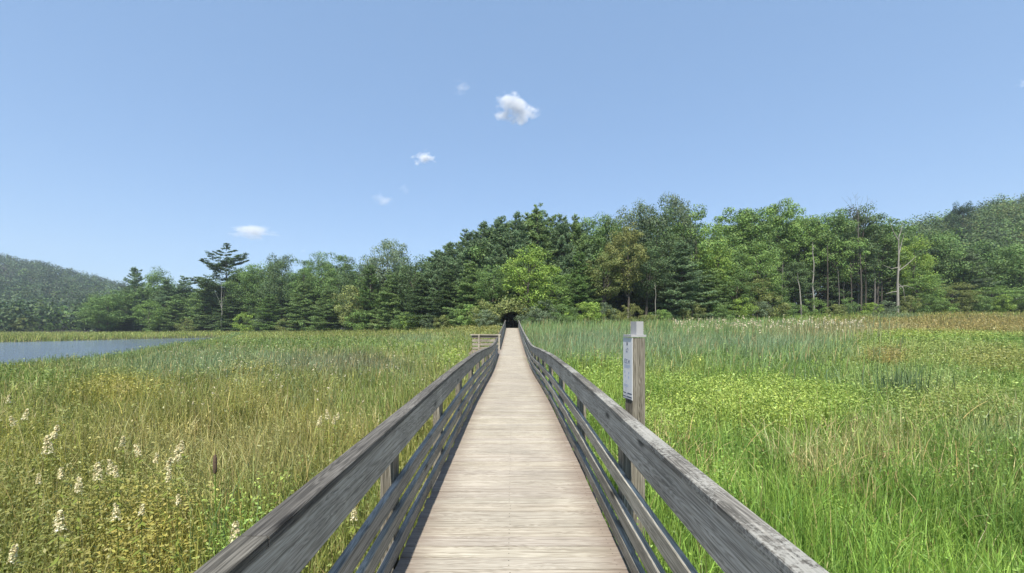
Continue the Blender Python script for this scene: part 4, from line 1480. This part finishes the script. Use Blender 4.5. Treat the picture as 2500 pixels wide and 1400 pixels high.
# ------------------------------------------------------------------ clouds
def cloud(px, py, wpx, hpx, label, dens, seed, D=1900.0, slant=0.0):
    r = random.Random(seed)
    s = D / F
    cx, cz = (px - 1250) * s, CZ + (HY - py) * s
    W_, H_ = wpx * s / 2, hpx * s / 2
    mbm = bpy.data.meshes.new('cloud')
    import bmesh
    bm = bmesh.new()
    bmesh.ops.create_icosphere(bm, subdivisions=4, radius=1.0)
    for v_ in bm.verts:
        v_.co.x *= W_ * 1.5; v_.co.y *= max(W_, H_) * .9; v_.co.z *= H_ * 1.5
    bm.to_mesh(mbm); bm.free()
    o = link('cloud', mbm)
    o.location = (cx, D, cz)
    m, nt, out = new_mat('cloud_volume')
    tc = N(nt, 'ShaderNodeTexCoord')
    mp = N(nt, 'ShaderNodeMapping')
    mp.inputs['Scale'].default_value = (1 / W_, 1 / (max(W_, H_) * .6), 1 / H_)
    mp.inputs['Rotation'].default_value = (0, slant, 0)
    nt.links.new(tc.outputs['Object'], mp.inputs[0])
    nz = N(nt, 'ShaderNodeTexNoise'); nz.inputs['Scale'].default_value = 1.6 ; nz.inputs['Detail'].default_value = 6; nz.inputs['Roughness'].default_value = .6
    off = N(nt, 'ShaderNodeVectorMath', operation='ADD'); off.inputs[1].default_value = (seed * 3.7, seed * 1.9, seed)
    nt.links.new(mp.outputs[0], off.inputs[0]); nt.links.new(off.outputs[0], nz.inputs['Vector'])
    ln = N(nt, 'ShaderNodeVectorMath', operation='LENGTH'); nt.links.new(mp.outputs[0], ln.inputs[0])
    a = N(nt, 'ShaderNodeMath', operation='MULTIPLY_ADD'); a.inputs[1].default_value = 2.6; a.inputs[2].default_value = -.75
    nt.links.new(nz.outputs['Fac'], a.inputs[0])
    sb = N(nt, 'ShaderNodeMath', operation='SUBTRACT'); nt.links.new(a.outputs[0], sb.inputs[0]); nt.links.new(ln.outputs['Value'], sb.inputs[1])
    cl = N(nt, 'ShaderNodeMath', operation='MULTIPLY'); cl.inputs[1].default_value = dens; cl.use_clamp = False
    mx = N(nt, 'ShaderNodeMath', operation='MAXIMUM'); mx.inputs[1].default_value = 0.0
    nt.links.new(sb.outputs[0], mx.inputs[0]); nt.links.new(mx.outputs[0], cl.inputs[0])
    pv = N(nt, 'ShaderNodeVolumePrincipled')
    pv.inputs['Color'].default_value = (1, 1, 1, 1)
    pv.inputs['Anisotropy'].default_value = -0.1
    nt.links.new(cl.outputs[0], pv.inputs['Density'])
    nt.links.new(pv.outputs[0], out.inputs['Volume'])
    mbm.materials.append(m)
    tag(o, label, 'cloud')


cloud(1258, 270, 136, 92, 'largest puffy white cloud high in the centre of the sky', .20, 1)
cloud(1035, 388, 74, 50, 'small white cloud lower left of the largest cloud', .18, 2, slant=.4)
cloud(935, 488, 70, 52, 'faint small cloud above the grey lobed oak', .035, 3)
cloud(620, 566, 175, 50, 'flat thin white cloud above the tall flat-topped pine', .05, 4, slant=.2)
cloud(1128, 214, 78, 44, 'faint wisp left above the largest cloud', .02, 5)
cloud(2495, 205, 40, 34, 'faint cloud cut by the right edge of the photo', .03, 6)
cloud(987, 462, 34, 38, 'tiny faint wisp right of the faint small cloud', .02, 7)
cloud(740, 613, 26, 12, 'tiny cloud low over the left treeline', .02, 8)

# ------------------------------------------------------------------ haze
hb = MB()
hb.box(-1500, 1500, -60, 1400, -2.0, 260.0)
ho = hb.build('haze', None)
m, nt, out = new_mat('haze_air')
pv = N(nt, 'ShaderNodeVolumePrincipled')
pv.inputs['Color'].default_value = (0.80, 0.90, 1.0, 1)
pv.inputs['Density'].default_value = 0.00026
pv.inputs['Anisotropy'].default_value = 0.1
nt.links.new(pv.outputs[0], out.inputs['Volume'])
ho.data.materials.append(m)
tag(ho, 'thin pale summer haze filling the air over the marsh and hills', 'haze', kind='stuff')
